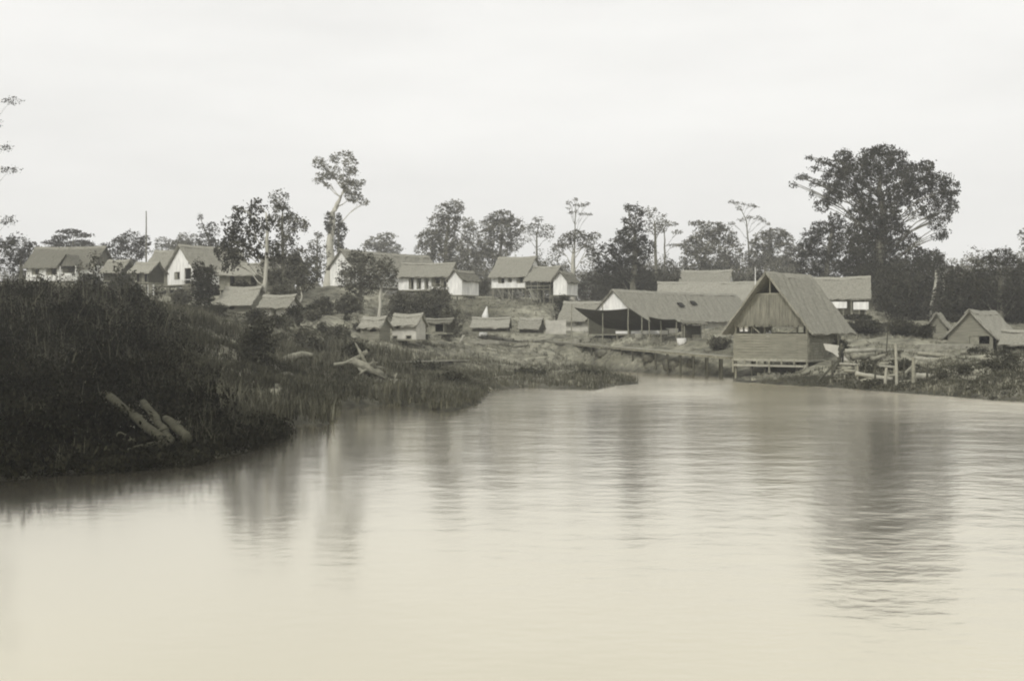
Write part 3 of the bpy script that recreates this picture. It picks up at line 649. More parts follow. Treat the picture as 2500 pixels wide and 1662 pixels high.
r = empty('market_stall', P(1668, 845, 117)); tag(r, 'dark thatched stall bay standing between the awnings and the plain plank wall', 'stall')
roof_slab((0, -.3, 2.15), (2.2, -.9, 2.05), (2.2, 1.6, 2.35), (0, 1.9, 2.45), .12, 8, 6, seed=31).build('roof', M['thatchdark'], r)
for x, y in ((.1, 0), (1.95, -.5), (.1, 1.6), (1.95, 1.3)): MB().beam((x, y, -.5), (x, y, 2.2), .09).build('post', M['wood'], r)
MB().box(.15, 1.9, 1.35, 1.42, .1, 2.0).build('back_wall', M['darkwood'], r)
MB().box(.15, 1.9, .2, 1.2, .68, .75).build('counter', M['wood'], r)
# tables with white tops
for i, (px, lab) in enumerate(((1518, 'white topped trestle table at the left end under the big awning'), (1556, 'white topped trestle table in the middle under the big awning'), (1594, 'white topped trestle table at the right end under the big awning'))):
    d = 128; x = X_(px, d); z = gz(x, d); zt = Z_(808, d) - z
    r = empty('trestle_table', (x, d, z), -.2); tag(r, lab, 'table', 'trestle tables under the awning')
    MB().box(-.62, .62, -.35, .35, zt - .28, zt).build('tabletop', M['cloth'], r)
    for sx in (-.5, .5):
        for sy in (-.28, .28): MB().beam((sx, sy, -.2), (sx, sy, zt - .283), .07).build('leg', M['wood'], r)
# baskets / goods under awning
def basket(px, py, d, s, lab, m='woodlight'):
    x = X_(px, d); z = gz(x, d); mb = MB(); mb.tube([(0, 0, -.05), (0, 0, .12 * s), (0, 0, .4 * s), (0, 0, .42 * s)], [.22 * s, .3 * s, .34 * s, .3 * s], 12)
    o = mb.build('basket', M[m]); o.location = (x, d, z); tag(o, lab, 'basket', 'baskets in the market')
basket(1409, 830, 131, 1.5, 'pale round basket beside the leftmost awning pole'); basket(1435, 830, 130, 1.2, 'small pale basket between the two left awning poles')
basket(1560, 835, 121.5, 1.3, 'pale basket on the boardwalk edge in the middle of the big awning'); basket(1664, 838, 116, 1.4, 'pale basket in front of the dark stall bay', 'cloth')
basket(1700, 838, 118.2, 1.3, 'brown basket inside the dark stall bay', 'wood')

# ------------------------------------------------------------------ boardwalk
def boardwalk():
    a, b = P(1340, 832, 137), P(1796, 871, 99.5); root = empty('boardwalk', a); tag(root, 'long plank boardwalk along the bank in front of the market', 'boardwalk')
    v = b - a; dxy = Vector((v.x, v.y, 0)).normalized(); nrm = Vector((-dxy.y, dxy.x, 0)); mb = MB(); n = int(v.length / .3)
    for i in range(n):
        c = v * ((i + .5) / n) + Vector((0, 0, random.uniform(-.015, .015))); w = .75 + random.uniform(-.06, .06)
        mb.beam(c - nrm * w, c + nrm * w, .27, .05)
    mb.build('deck', M['woodlight'], root)
    MB().beam(-nrm * .6 + Vector((0, 0, -.12)), v - nrm * .6 + Vector((0, 0, -.12)), .14, .16).build('girder', M['wood'], root)
    MB().beam(nrm * .6 + Vector((0, 0, -.12)), v + nrm * .6 + Vector((0, 0, -.12)), .14, .16).build('girder', M['wood'], root)
    for i in range(17):
        for s in (-.6, .6):
            c = v * ((i + .5) / 17) + nrm * s; wp = a + c; MB().tube([(c.x, c.y, -.2 + c.z), (c.x, c.y, gz(wp.x, wp.y) - a.z - .3)], [.09, .1], 6).build('post', M['darkwood'], root)
boardwalk()
def plankrun(px0, py0, d0, px1, py1, d1, lab, w=.5):
    a, b = P(px0, py0, d0), P(px1, py1, d1); a.z = gz(a.x, a.y) + .18; b.z = gz(b.x, b.y) + .18
    o = MB().beam((0, 0, 0), b - a, w, .07); q = o.build('plank_path', M['woodlight']); q.location = a; tag(q, lab, 'plank')
plankrun(960, 0, 88, 1140, 0, 96, 'long thin plank lying across the muddy slope behind the driftwood root')
plankrun(1160, 0, 132, 1290, 0, 134, 'plank laid on the ground below the long low shed')

# ------------------------------------------------------------------ jetty, ladder and posts on the right bank
def jetty():
    a = P(2046, 888, 89); root = empty('landing_stage', a); tag(root, 'ramshackle pole landing stage with a rail at the right river bank', 'jetty')
    b = P(2184, 896, 83.5); v = b - a
    MB().tube([(0, 0, 0), v * .5 + Vector((0, 0, .03)), v], [.1, .1, .09], 7).build('rail', M['woodlight'], root)
    nrm = Vector((-v.y, v.x, 0)).normalized() * -1; nrm = nrm if nrm.y > 0 else -nrm
    mb = MB(); n = 22
    for i in range(n):
        c = v * ((i + .5) / n) + Vector((0, 0, -.05)); mb.beam(c + nrm * .15, c + nrm * 2.2, .2, .06)
    mb.build('deck', M['darkwood'], root)
    for i, t in enumerate((.0, .33, .66, 1.0)):
        for k in (0, 2.0):
            c = v * t + nrm * k; MB().tube([(c.x, c.y, c.z + .02), (c.x + .03, c.y, -a.z - .8)], [.09, .1], 6).build('post', M['wood'], root)
    MB().tube([v * .36 + Vector((0, -.1, -.45)), v * .98 + Vector((0, -.1, -1.0))], [.09, .08], 6).build('brace', M['woodlight'], root)
    MB().tube([v * .05 + Vector((0, -.1, -1.3)), v * .6 + Vector((0, -.1, -.9))], [.07, .07], 6).build('brace', M['wood'], root)
jetty()
def stair():
    a = P(2052, 884, 89); b = P(2012, 942, 87.2); c = P(2086, 890, 87.6); root = empty('landing_steps', Vector((b.x, b.y, 0))); tag(root, 'slatted wooden steps leading down to the water right of the hut', 'steps')
    o = Vector(root.location); a -= o; b -= o; c -= o; w = Vector((1.05, -.5, 0)); up = a; dn = Vector((b.x, b.y, -.1))
    MB().beam(dn, up + Vector((0, 0, .1)), .09, .2).build('stringer', M['darkwood'], root); MB().beam(dn + w, up + w + Vector((0, 0, .1)), .09, .2).build('stringer', M['darkwood'], root)
    for k in range(8):
        p = dn.lerp(up, (k + .6) / 8.2); MB().beam(p - w * .02, p + w * 1.02, .24, .06).build('tread', M['wood'], root)
    MB().tube([up + Vector((0, 0, 1.15)), up + Vector((-.1, 0, .2)), dn + Vector((-.5, 0, .4))], [.06, .08, .08], 6).build('handrail', M['darkwood'], root)
stair()
def post(px, top, bot, d, r_, lab, m='wood', lean=0.0):
    x = X_(px, d); z0 = Z_(bot, d); z1 = Z_(top, d); o = MB().tube([(0, 0, min(0, gz(x, d) - z0) - .8), (lean * .4, 0, (z1 - z0) * .5), (lean, 0, z1 - z0)], [r_ * 1.1, r_, r_ * .8], 7, .08).build('mooring_post', M[m]); o.location = (x, d, z0); tag(o, lab, 'post', 'posts along the right bank')
post(2190, 838, 958, 80.5, .10, 'tall pale mooring post standing in the water, the thickest of the three', 'woodlight', -.1)
post(2230, 872, 958, 80.2, .13, 'stout mooring post with a forked shadow, rightmost in the water')
post(2160, 897, 955, 81, .11, 'short leaning pale post left of the tall mooring post', 'woodlight', .12)
post(2094, 892, 948, 84, .08, 'slim post just right of the wooden steps')
for px_, t_, b_, d_, lab_ in ((2112, 880, 948, 84, 'thin dark stake second right of the wooden steps'), (2135, 892, 952, 83, 'dark stake under the middle of the landing rail'), (2206, 880, 955, 81.5, 'thin dark stake hard against the tall mooring post'), (2262, 890, 952, 81, 'short dark stake right of the stout mooring post'), (2030, 880, 936, 87.5, 'dark stake left of the wooden steps'), (2300, 885, 945, 81.5, 'lone dark stake at the right end of the log heap')):
    post(px_, t_, b_, d_, .06, lab_, 'darkwood', .06)
post(2062, 915, 945, 85, .06, 'thin low stake in front of the wooden steps', 'woodlight')
def pole(px, top, bot, d, r_, lab, m='wood', lean=0.0):
    x = X_(px, d); z0 = gz(x, d); z1 = Z_(top, d); o = MB().tube([(0, 0, -.3), (lean * .5, 0, (z1 - z0) * .5), (lean, 0, z1 - z0)], [r_, r_ * .85, r_ * .5], 6).build('pole', M[m]); o.location = (x, d, z0); tag(o, lab, 'pole')
pole(2163, 768, 868, 92, .05, 'thin tall dark pole leaning behind the landing stage', 'darkwood', .25)
pole(1844, 652, 700, 150, .09, 'slim white flagpole above the roofs behind the market', 'cloth')
pole(357, 515, 600, 195, .16, 'bare needle-like dead trunk rising beside the dark round tree', 'bark')
pole(1128, 750, 800, 150, .06, 'thin stick standing on the grassy slope', 'woodlight')

# logs
def log(px0, py0, d0, px1, py1, d1, r_, lab, m='drift', bend=0.0, name='log', stubs=0, cat='log', onground=False, group=None, taper=.8):
    a, b = P(px0, py0, d0), P(px1, py1, d1)
    if onground: a.z = gz(a.x, a.y) + r_ * .7; b.z = gz(b.x, b.y) + r_ * .7
    v = b - a; n = 7; pts = []; rr = []
    for i in range(n + 1):
        t = i / n; p = v * t; p.z += bend * math.sin(PI * t) + random.uniform(-.15, .15) * r_; p.x += random.uniform(-.3, .3) * r_; pts.append(p); rr.append(r_ * (1 - (1 - taper) * t) * random.uniform(.88, 1.1))
    mb = MB(); mb.tube(pts, rr, 9, .08)
    for s in range(stubs):
        p = pts[random.randint(2, n - 1)]; e = p + Vector((random.uniform(-1, 1), random.uniform(-.6, .3), random.uniform(.2, 1.0))) * r_ * 4; mb.tube([p, p.lerp(e, .5), e], [r_ * .4, r_ * .3, r_ * .12], 5)
    o = mb.build(name, M[m], None, True); o.location = a; tag(o, lab, cat, group); return o
log(258, 962, 45, 398, 1072, 39, .15, 'long pale fallen trunk leaning out of the black thicket on the left', 'log', taper=1.1, stubs=2)
log(352, 984, 45, 420, 1076, 38.7, .15, 'shorter blunt fallen trunk right of the long one on the left bank', 'log', taper=.8)
log(405, 1020, 42, 462, 1072, 38.5, .13, 'stubby pale log at the right of the fallen trunks', 'log', taper=1.3)
log(418, 1076, 38.3, 352, 1124, 36.4, .09, 'dark forked branch dipping from the trunks to the water', 'log', taper=.5)
log(400, 1078, 38, 262, 1122, 36, .07, 'thin dark branch lying low towards the water at left', 'log', taper=.6, bend=.1)
log(292, 1062, 39.5, 330, 1080, 38.5, .12, 'short stub of log below the long fallen trunk', 'log')
log(680, 892, 75, 760, 868, 76, .3, 'thick pale log lying on the muddy slope with a dark hollow under it', taper=.7, bend=.25)
log(815, 890, 76, 896, 858, 77, .12, 'thin curved bleached branch on the mud', taper=1.4, bend=-.2, stubs=1)
def root_stump():
    b = P(905, 912, 76); b.z = gz(b.x, b.y); mb = MB(); rs = random.Random(9)
    mb.tube([(-1.1, 0, 1.1), (-.5, -.1, .75), (.1, -.1, .5), (.8, -.2, .15)], [.2, .32, .34, .2], 9, .15)
    for e in ((-1.0, .1, 2.2), (-1.4, .2, .9), (-.3, -.4, -.1), (.2, -.6, 1.2), (.5, -.4, .95), (1.1, -.3, -.1), (-.9, -.5, .0), (.9, .2, .6)):
        s = Vector((rs.uniform(-.7, .4), -.1, rs.uniform(.4, .9))); e = Vector(e); mb.tube([s, s.lerp(e, .5) + Vector((0, -.1, .1)), e], [.16, .11, .04], 6, .12)
    o = mb.build('driftwood_root', M['drift'], None, True); o.location = b; tag(o, 'gnarled bleached root stump with spreading arms on the mud', 'driftwood')
root_stump()
log(918, 978, 69, 968, 926, 71, .11, 'bleached bent branch sticking up at the water edge', taper=.6, stubs=1, bend=-.1)
log(700, 968, 62, 800, 962, 66, .1, 'long curved stick lying along the water edge', taper=.6, bend=.3)
# log pile right
lp = [(2088, 912, 84, 2180, 926, 82.5, .17, 'woodlight', 'pale log sloping under the landing stage rail'),
      (2236, 918, 81.5, 2312, 924, 81, .26, 'woodlight', 'fattest pale log lying right of the mooring posts'), (2312, 926, 82, 2332, 930, 81.5, .2, 'woodlight', 'short log end beside the fattest pale log'),
      (2322, 938, 80, 2410, 940, 80, .09, 'woodlight', 'thin pale log at the foot of the dark earth mound'), (2080, 872, 90, 2135, 866, 91, .3, 'drift', 'thick rounded log behind the rail of the landing stage'),
      (2128, 876, 90, 2180, 866, 91, .2, 'drift', 'second log behind the rail, sloping up to the right'), (2195, 874, 90, 2290, 878, 89, .19, 'woodlight', 'long log behind the tall mooring post'),
      (2200, 862, 92, 2320, 868, 91, .2, 'drift', 'long weathered log at the back of the timber heap'), (2240, 892, 87, 2330, 888, 87, .16, 'wood', 'dark log in the middle of the timber heap'),
      (2230, 905, 85, 2300, 900, 86, .14, 'drift', 'grey log just above the fattest pale log'), (2110, 945, 83, 2150, 930, 83.5, .14, 'wood', 'short brown log wedged under the landing stage'),
      (2345, 880, 88, 2460, 878, 88, .14, 'drift', 'long grey log lying below the gabled hut'), (2100, 930, 83.5, 2188, 915, 83, .12, 'wood', 'dark slanting log under the landing stage')]
lp += [(2060, 905, 86, 2180, 912, 85, .13, 'drift', 'long grey log across the dark gap under the rail'), (2070, 925, 86, 2150, 938, 85, .16, 'wood', 'brown log low under the rail beside the steps'),
      (2195, 935, 81.5, 2240, 930, 81, .15, 'wood', 'short dark log between the two mooring posts'), (2195, 900, 86, 2240, 905, 85, .2, 'drift', 'pale log end between the two mooring posts, upper'),
      (2250, 945, 80, 2330, 950, 79, .13, 'wood', 'dark waterside log under the fattest pale log'), (2060, 858, 94, 2140, 855, 95, .2, 'woodlight', 'bright rounded log behind the person in dark clothes'),
      (2330, 900, 86, 2380, 915, 85, .13, 'wood', 'dark slanting log at the right end of the timber heap')]
lp += [(2205, 916, 82.5, 2240, 880, 83.5, .1, 'wood', 'slanting dark prop leaning between the mooring posts'), (2110, 905, 84.5, 2130, 948, 82.5, .08, 'wood', 'dark diagonal strut below the rail'),
      (2140, 890, 85, 2200, 886, 85, .14, 'drift', 'grey log end poking past the tall mooring post'), (2345, 860, 92, 2500, 868, 90, .16, 'drift', 'long weathered log in front of the gabled hut door'), (2390, 925, 81, 2470, 935, 80, .1, 'wood', 'dark stick half buried in the right earth bank')]
rs3 = random.Random(8)
lp += [(x0, y0, d0, x1, y1, d1, r_, m_, lab) for (x0, y0, d0, x1, y1, d1, r_, m_, lab) in (
      (2056, 900, 88, 2150, 893, 87, .12, 'wood', 'thin brown log just under the landing deck'), (2190, 880, 88, 2232, 890, 87, .12, 'wood', 'short brown log behind the stout mooring post'),
      (2240, 862, 90, 2340, 872, 89, .15, 'wood', 'brown log lying on the boards before the gabled hut'), (2250, 932, 81, 2300, 940, 80.5, .12, 'wood', 'thin brown log under the fattest pale log'), (2300, 910, 83, 2352, 898, 84, .11, 'wood', 'brown log tilted up at the right of the heap'))]
for a in lp: log(a[0], a[1], a[2], a[3], a[4], a[5], a[6], a[8], a[7], taper=.85, group='logs heaped at the right landing')
for i, (px, py, d, w, dd, h, lab) in enumerate(((2140, 850, 95, 5.5, 1.3, .32, 'low stack of grey boards behind the logs, left end'), (2245, 852, 95, 4.2, 1.5, .5, 'higher stack of pale boards in front of the gabled hut'), (1150, 828, 130, 3.2, 1, .3, 'little stack of pale boards below the long low shed'))):
    mb = MB(); c = P(px, py, d); c.z = gz(c.x, c.y); n = int(h / .06)
    for k in range(n):
        for j in range(4): mb.box(random.uniform(-.15, .15), w + random.uniform(-.25, .25), j * dd / 4, (j + .92) * dd / 4, k * .065, k * .065 + .055)
    o = mb.build('board_stack', M['woodlight']); o.location = c; o.rotation_euler = (0, 0, -.15); tag(o, lab, 'boards')
# white sheet/boat cover by the steps
c = P(2018, 868, 93); mb = MB()
pts = [P(x_, y_, 93) - c for x_, y_ in ((2010, 838), (2048, 843), (2054, 862), (2074, 882), (2052, 876), (2034, 862), (2016, 854))]
mb.poly_prism(pts, (0, .05, 0)); o = mb.build('white_sheet', M['offwhite']); o.location = c; tag(o, 'white sheet hung out between the hut post and the steps', 'sheet')
# pointed white stump
b = P(1184, 785, 140); b.z = gz(b.x, b.y); hh = Z_(748, 140) - b.z
o = MB().tube([(-.25, 0, -.2), (-.1, 0, hh * .35), (.05, 0, hh * .7), (.22, 0, hh)], [.5, .42, .34, .03], 9, .12).build('broken_stump', M['white']); o.location = b; tag(o, 'pointed bright stump standing behind the long low shed', 'stump')
o = log(1132, 820, 120, 1122, 838, 119, .14, 'short white leaning stub on the mud below the dark shed', 'woodlight', name='stub', cat='stump')
for i, (px, d, s) in enumerate(((1010, 112, .5), (1060, 106, .4), (1350, 128, .6), (1470, 121, .6), (1585, 114, .7), (1640, 110, .8), (1690, 108, .5), (800, 82, .5), (1445, 118, .35), (700, 68, .5))):
    x = X_(px, d); z = gz(x, d); mb = MB(); rs = random.Random(i); mb.tube([(0, 0, -.3), (0, 0, s * .3), (.05, 0, s * .7), (.05, 0, s * .85)], [s * 1.1, s * 1.15, s * .7, s * .2], 8, .2)
    labs = ['low earth clod on the mud right of the two small huts', 'small earth clod beside the lean dark shed', 'earth mound under the left end of the boardwalk', 'pale mound on the bank below the leftmost baskets', 'pale hump of earth under the middle of the boardwalk', 'largest pale hump of earth under the boardwalk', 'small hump of earth near the right end of the boardwalk', 'boulder-like clod near the curved stick', 'tiny clod on the bank of the inlet', 'clod on the muddy slope above the water edge']
    o = mb.build('earth_mound', M['ground'], None, True); o.location = (x, d, z); tag(o, labs[i], 'mound', 'mounds on the bank')

# ------------------------------------------------------------------ people
def person(label, loc, rz, shirt, arms, seated=False):
    root = empty('person', loc, rz); tag(root, label, 'person')
    V = {'pel': (0, 0, .92, .15, .11), 'wai': (0, 0, 1.08, .13, .1), 'che': (0, .01, 1.3, .17, .11), 'nek': (0, .0, 1.46, .055, .055), 'hd0': (0, -.02, 1.54, .07, .08), 'hd1': (0, -.025, 1.62, .085, .1), 'hd2': (0, -.01, 1.69, .06, .07),
         'hlL': (-.1, 0, .88, .09, .09), 'knL': (-.12, -.02, .48, .06, .06), 'anL': (-.12, .02, .08, .04, .04), 'toL': (-.13, -.15, .03, .035, .03),
         'hlR': (.1, 0, .88, .09, .09), 'knR': (.12, -.02, .48, .06, .06), 'anR': (.12, .02, .08, .04, .04), 'toR': (.13, -.15, .03, .035, .03),
         'shL': (-.18, 0, 1.41, .06, .06), 'shR': (.18, 0, 1.41, .06, .06)}
    for s, (el, ha) in zip('LR', arms): V['el' + s] = (*el, .042, .042); V['ha' + s] = (*ha, .03, .03)
    E = [('pel', 'wai'), ('wai', 'che'), ('che', 'nek'), ('nek', 'hd0'), ('hd0', 'hd1'), ('hd1', 'hd2')]
    for s in 'LR': E += [('pel', 'hl' + s), ('hl' + s, 'kn' + s), ('kn' + s, 'an' + s), ('an' + s, 'to' + s), ('che', 'sh' + s), ('sh' + s, 'el' + s), ('el' + s, 'ha' + s)]
    # five short fingers rooted in each palm
    for s in 'LR':
        h = Vector(V['ha' + s][:3]); dr = (h - Vector(V['el' + s][:3])).normalized(); sd = dr.cross(Vector((0, 0, 1))).normalized() if abs(dr.z) < .9 else Vector((1, 0, 0))
        for k in range(5):
            t = h + dr * (.03 if k == 0 else .05) + sd * (-.035 if k == 0 else (k - 2.5) * .018); e = t + dr * (.04 if k == 0 else .06 + .01 * (k == 2)) + sd * (-.03 if k == 0 else 0) + Vector((0, 0, -.015))
            V['f%s%d' % (s, k)] = (*t, .011, .011); V['g%s%d' % (s, k)] = (*e, .008, .008); E += [('ha' + s, 'f%s%d' % (s, k)), ('f%s%d' % (s, k), 'g%s%d' % (s, k))]
    def skin(name, keys, m, grow=0.0, lv=1, over=None):
        ks = list(keys); me = bpy.data.meshes.new(name); D = dict(V); D.update(over or {})
        me.from_pydata([D[k][:3] for k in ks], [(ks.index(a), ks.index(b)) for a, b in E if a in ks and b in ks], [])
        o = bpy.data.objects.new(name, me); col.objects.link(o); o.parent = root; sk = o.modifiers.new('s', 'SKIN')
        for i, k in enumerate(ks): me.skin_vertices[0].data[i].radius = (D[k][3] + grow, D[k][4] + grow)
        me.skin_vertices[0].data[0].use_root = True
        su = o.modifiers.new('u', 'SUBSURF'); su.levels = lv; su.render_levels = lv; me.materials.append(M[m]); return o
    skin('body', V.keys(), 'skin')
    skin('shirt', ['wai', 'pel', 'che', 'shL', 'shR', 'elL', 'elR'], shirt, .022)
    skin('trousers', ['pel', 'hlL', 'hlR', 'knL', 'knR', 'anL', 'anR'], 'darkcloth', .02)
    skin('hair', ['hd1', 'hd2'], 'hair', .012, over={'hd1': (0, .02, 1.64, .085, .09)})
    return root
pp = hutpt(hutL * .40, .9, 0); person('person in a white shirt leaning over the parapet inside the riverside hut', (pp.x, pp.y, pp.z + .72), -.5, 'cloth', (((-.3, -.12, 1.15), (-.2, -.35, 1.22)), ((.3, -.12, 1.15), (.2, -.35, 1.22))))
st = empty('crate', (pp.x, pp.y, pp.z)); tag(st, 'low wooden crate the white shirted person stands on in the hut', 'crate'); MB().box(-.35, .35, -.3, .3, 0, .6).build('box', M['wood'], st); MB().box(-.38, .38, -.33, .33, .603, .7).build('lid', M['wood'], st)
x, d = X_(2054, 90.5), 90.5
person('person in dark clothes standing at the top of the wooden steps', (x, d, Z_(893, d)), .4, 'darkcloth', (((-.26, -.02, 1.12), (-.24, -.15, .88)), ((.26, -.02, 1.12), (.24, -.15, .88))))

# ------------------------------------------------------------------ trees
T = tree
T('sparse_tree', 'sparse tree cut by the left edge, only leafy twig tips in view', 'tree', 120, [(-70, 700, .2), (-55, 450, .12), (-45, 200, .04)], [(30, 246, 26, 9), (26, 416, 28, 8), (16, 362, 20, 8), (20, 538, 26, 12), (-30, 300, 30, 40), (-40, 420, 30, 40), (-40, 540, 30, 40)], m='leafdark', size=.2, fly=True)
T('dark_tree', 'black bushy tree behind the left end of the far left house', 'tree', 172, [(50, 700, .3), (52, 620, .2)], [(45, 605, 42, 36), (10, 620, 50, 50), (80, 615, 26, 28), (60, 650, 40, 40)], m='leafdark')
T('umbrella_tree', 'flat layered umbrella tree above the far left house roof', 'tree', 235, [(180, 690, .4), (182, 620, .3), (178, 590, .2)], [(170, 565, 32, 6), (205, 575, 26, 6), (150, 580, 26, 6), (190, 592, 34, 7), (130, 592, 30, 8), (215, 600, 22, 8), (160, 606, 50, 8)], m='leafdark', size=.35, limbs=True)
T('round_tree', 'small dark tree right of the far left house', 'tree', 190, [(258, 690, .25), (258, 620, .15)], [(252, 612, 24, 20), (245, 640, 22, 22), (275, 650, 26, 22)], m='leafdark')
T('round_tree', 'dark round-topped tree left of the dark-gabled house', 'tree', 200, [(318, 700, .35), (320, 630, .2)], [(318, 588, 34, 26), (290, 598, 24, 22), (345, 605, 20, 26), (312, 625, 42, 28), (355, 590, 12, 18), (300, 655, 35, 25)], m='leafdark', size=.32)
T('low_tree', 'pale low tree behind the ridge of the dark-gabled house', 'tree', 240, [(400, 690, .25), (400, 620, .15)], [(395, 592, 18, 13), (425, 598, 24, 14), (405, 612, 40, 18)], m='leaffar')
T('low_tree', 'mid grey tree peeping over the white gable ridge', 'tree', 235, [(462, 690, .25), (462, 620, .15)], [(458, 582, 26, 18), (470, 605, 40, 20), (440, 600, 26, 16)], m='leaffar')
T('bushy_tree', 'upright bushy tree with one loose twig on top, behind the white gable house', 'tree', 205, [(515, 700, .3), (515, 600, .2), (490, 535, .05)], [(518, 562, 20, 20), (505, 590, 26, 28), (486, 530, 9, 10, .7), (522, 610, 25, 30), (492, 552, 11, 8, .7)], m='leafdark')
T('tall_leafy_tree', 'large loose-leaved tree with a pale leaning trunk in front of the low houses', 'tree', 124, [(631, 795, .28), (643, 720, .23), (650, 640, .2), (654, 570, .15), (650, 520, .08)],
  [(630, 500, 22, 14), (600, 525, 34, 24, .75), (570, 552, 30, 26, .7), (595, 575, 38, 24, .75), (625, 560, 26, 30, .8), (560, 590, 26, 18), (655, 545, 26, 22, .8), (590, 615, 42, 26), (650, 610, 40, 30), (545, 612, 22, 22), (580, 508, 12, 6, .6), (565, 640, 28, 22)], m='leafdark', size=.34, per=5, droop=.45, open_=.35, bark='barkpale')
T('column_tree', 'dense columnar tree rising highest behind the loose-leaved tree', 'tree', 138, [(692, 780, .25), (690, 640, .2), (690, 520, .1)],
  [(688, 488, 20, 26), (690, 520, 26, 24), (665, 485, 10, 18, .6), (700, 560, 30, 30), (735, 545, 18, 12, .8), (745, 552, 12, 16, .7), (715, 530, 18, 10), (700, 610, 40, 36), (690, 650, 48, 34), (730, 640, 26, 36), (715, 690, 42, 30), (660, 660, 34, 34), (765, 655, 26, 34), (745, 690, 30, 22)], m='leaf', size=.3, per=6, droop=.3)
T('tall_pale_tree', 'tallest slender tree with a pale forked trunk and scattered crown above the long house', 'tree', 205, [(800, 700, .75), (806, 600, .62), (812, 520, .5), (828, 490, .3), (843, 455, .16)],
  [(777, 397, 19, 16, .8), (795, 408, 12, 8, .7), (818, 388, 16, 14, .6), (840, 374, 22, 6, .5), (855, 402, 20, 22, .8), (860, 420, 14, 12, .7), (800, 428, 28, 9, .8), (778, 440, 14, 10, .8), (800, 452, 8, 9, .8), (838, 438, 20, 14, .8), (860, 458, 26, 16, .8), (872, 445, 18, 10, .6), (866, 482, 24, 16, .8), (892, 494, 12, 8, .7), (825, 415, 12, 12, .4)], m='leafpale', size=.36, per=5, bark='barkpale', open_=.45, thick=.8)
T('vine_tree', 'dark vine-clad tree pressed against the pale trunk of the tallest tree', 'tree', 200, [(830, 700, .3), (828, 620, .25), (826, 540, .12)], [(802, 540, 11, 24), (828, 540, 8, 20), (832, 562, 16, 24), (826, 595, 12, 26), (838, 620, 12, 20), (803, 560, 8, 14)], m='leafdark', size=.3, per=8)
T('slim_tree', 'slim loose tree left of the tallest tree', 'tree', 175, [(772, 720, .22), (774, 640, .15), (774, 580, .08)], [(774, 574, 12, 9), (772, 598, 20, 16, .8), (760, 622, 20, 22, .7), (790, 615, 18, 20, .8), (770, 650, 34, 24, .8), (740, 690, 22, 20)], m='leaf', size=.28, open_=.2)
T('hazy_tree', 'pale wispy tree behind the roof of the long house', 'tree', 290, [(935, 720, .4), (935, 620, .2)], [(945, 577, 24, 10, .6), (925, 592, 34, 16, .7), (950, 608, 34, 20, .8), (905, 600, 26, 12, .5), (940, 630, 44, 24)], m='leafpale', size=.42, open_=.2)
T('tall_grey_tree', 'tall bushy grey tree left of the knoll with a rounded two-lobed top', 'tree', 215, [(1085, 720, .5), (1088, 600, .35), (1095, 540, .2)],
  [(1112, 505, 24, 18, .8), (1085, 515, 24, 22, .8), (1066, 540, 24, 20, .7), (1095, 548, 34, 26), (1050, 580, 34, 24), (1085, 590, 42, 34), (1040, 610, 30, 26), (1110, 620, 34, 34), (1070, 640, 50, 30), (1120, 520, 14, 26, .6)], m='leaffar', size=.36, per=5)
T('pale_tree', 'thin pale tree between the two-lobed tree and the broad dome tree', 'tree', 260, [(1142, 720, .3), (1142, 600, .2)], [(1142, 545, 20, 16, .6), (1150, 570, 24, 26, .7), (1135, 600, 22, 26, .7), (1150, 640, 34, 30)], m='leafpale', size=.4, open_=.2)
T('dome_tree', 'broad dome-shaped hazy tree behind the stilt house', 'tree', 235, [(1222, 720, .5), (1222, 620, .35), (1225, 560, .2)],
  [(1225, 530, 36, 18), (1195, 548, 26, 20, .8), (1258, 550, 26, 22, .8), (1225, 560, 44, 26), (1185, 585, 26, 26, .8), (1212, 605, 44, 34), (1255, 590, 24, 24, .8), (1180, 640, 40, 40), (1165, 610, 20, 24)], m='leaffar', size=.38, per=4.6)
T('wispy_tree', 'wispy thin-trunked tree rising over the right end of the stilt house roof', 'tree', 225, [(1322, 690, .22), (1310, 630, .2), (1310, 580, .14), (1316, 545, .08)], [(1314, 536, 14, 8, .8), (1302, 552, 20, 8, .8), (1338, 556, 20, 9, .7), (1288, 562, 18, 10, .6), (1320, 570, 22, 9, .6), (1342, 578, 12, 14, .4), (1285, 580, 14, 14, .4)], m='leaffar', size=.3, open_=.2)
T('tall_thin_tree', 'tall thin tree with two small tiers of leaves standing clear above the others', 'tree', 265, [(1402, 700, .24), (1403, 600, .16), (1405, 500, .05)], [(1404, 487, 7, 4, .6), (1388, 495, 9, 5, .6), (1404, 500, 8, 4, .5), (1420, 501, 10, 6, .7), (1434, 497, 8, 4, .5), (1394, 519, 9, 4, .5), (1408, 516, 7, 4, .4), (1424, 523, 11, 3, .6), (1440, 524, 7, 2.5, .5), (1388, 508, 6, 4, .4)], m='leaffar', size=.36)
T('arched_tree', 'round arching tree with a bright white trunk below the tall thin tree', 'tree', 212, [(1396, 745, .42), (1398, 680, .36), (1400, 620, .25)], [(1405, 575, 30, 14), (1378, 592, 20, 18, .9), (1434, 592, 20, 22), (1362, 610, 16, 20, .9), (1442, 615, 14, 18), (1452, 576, 16, 12, .7), (1405, 598, 20, 12, .5)], m='leaffar', size=.34, bark='barkpale')
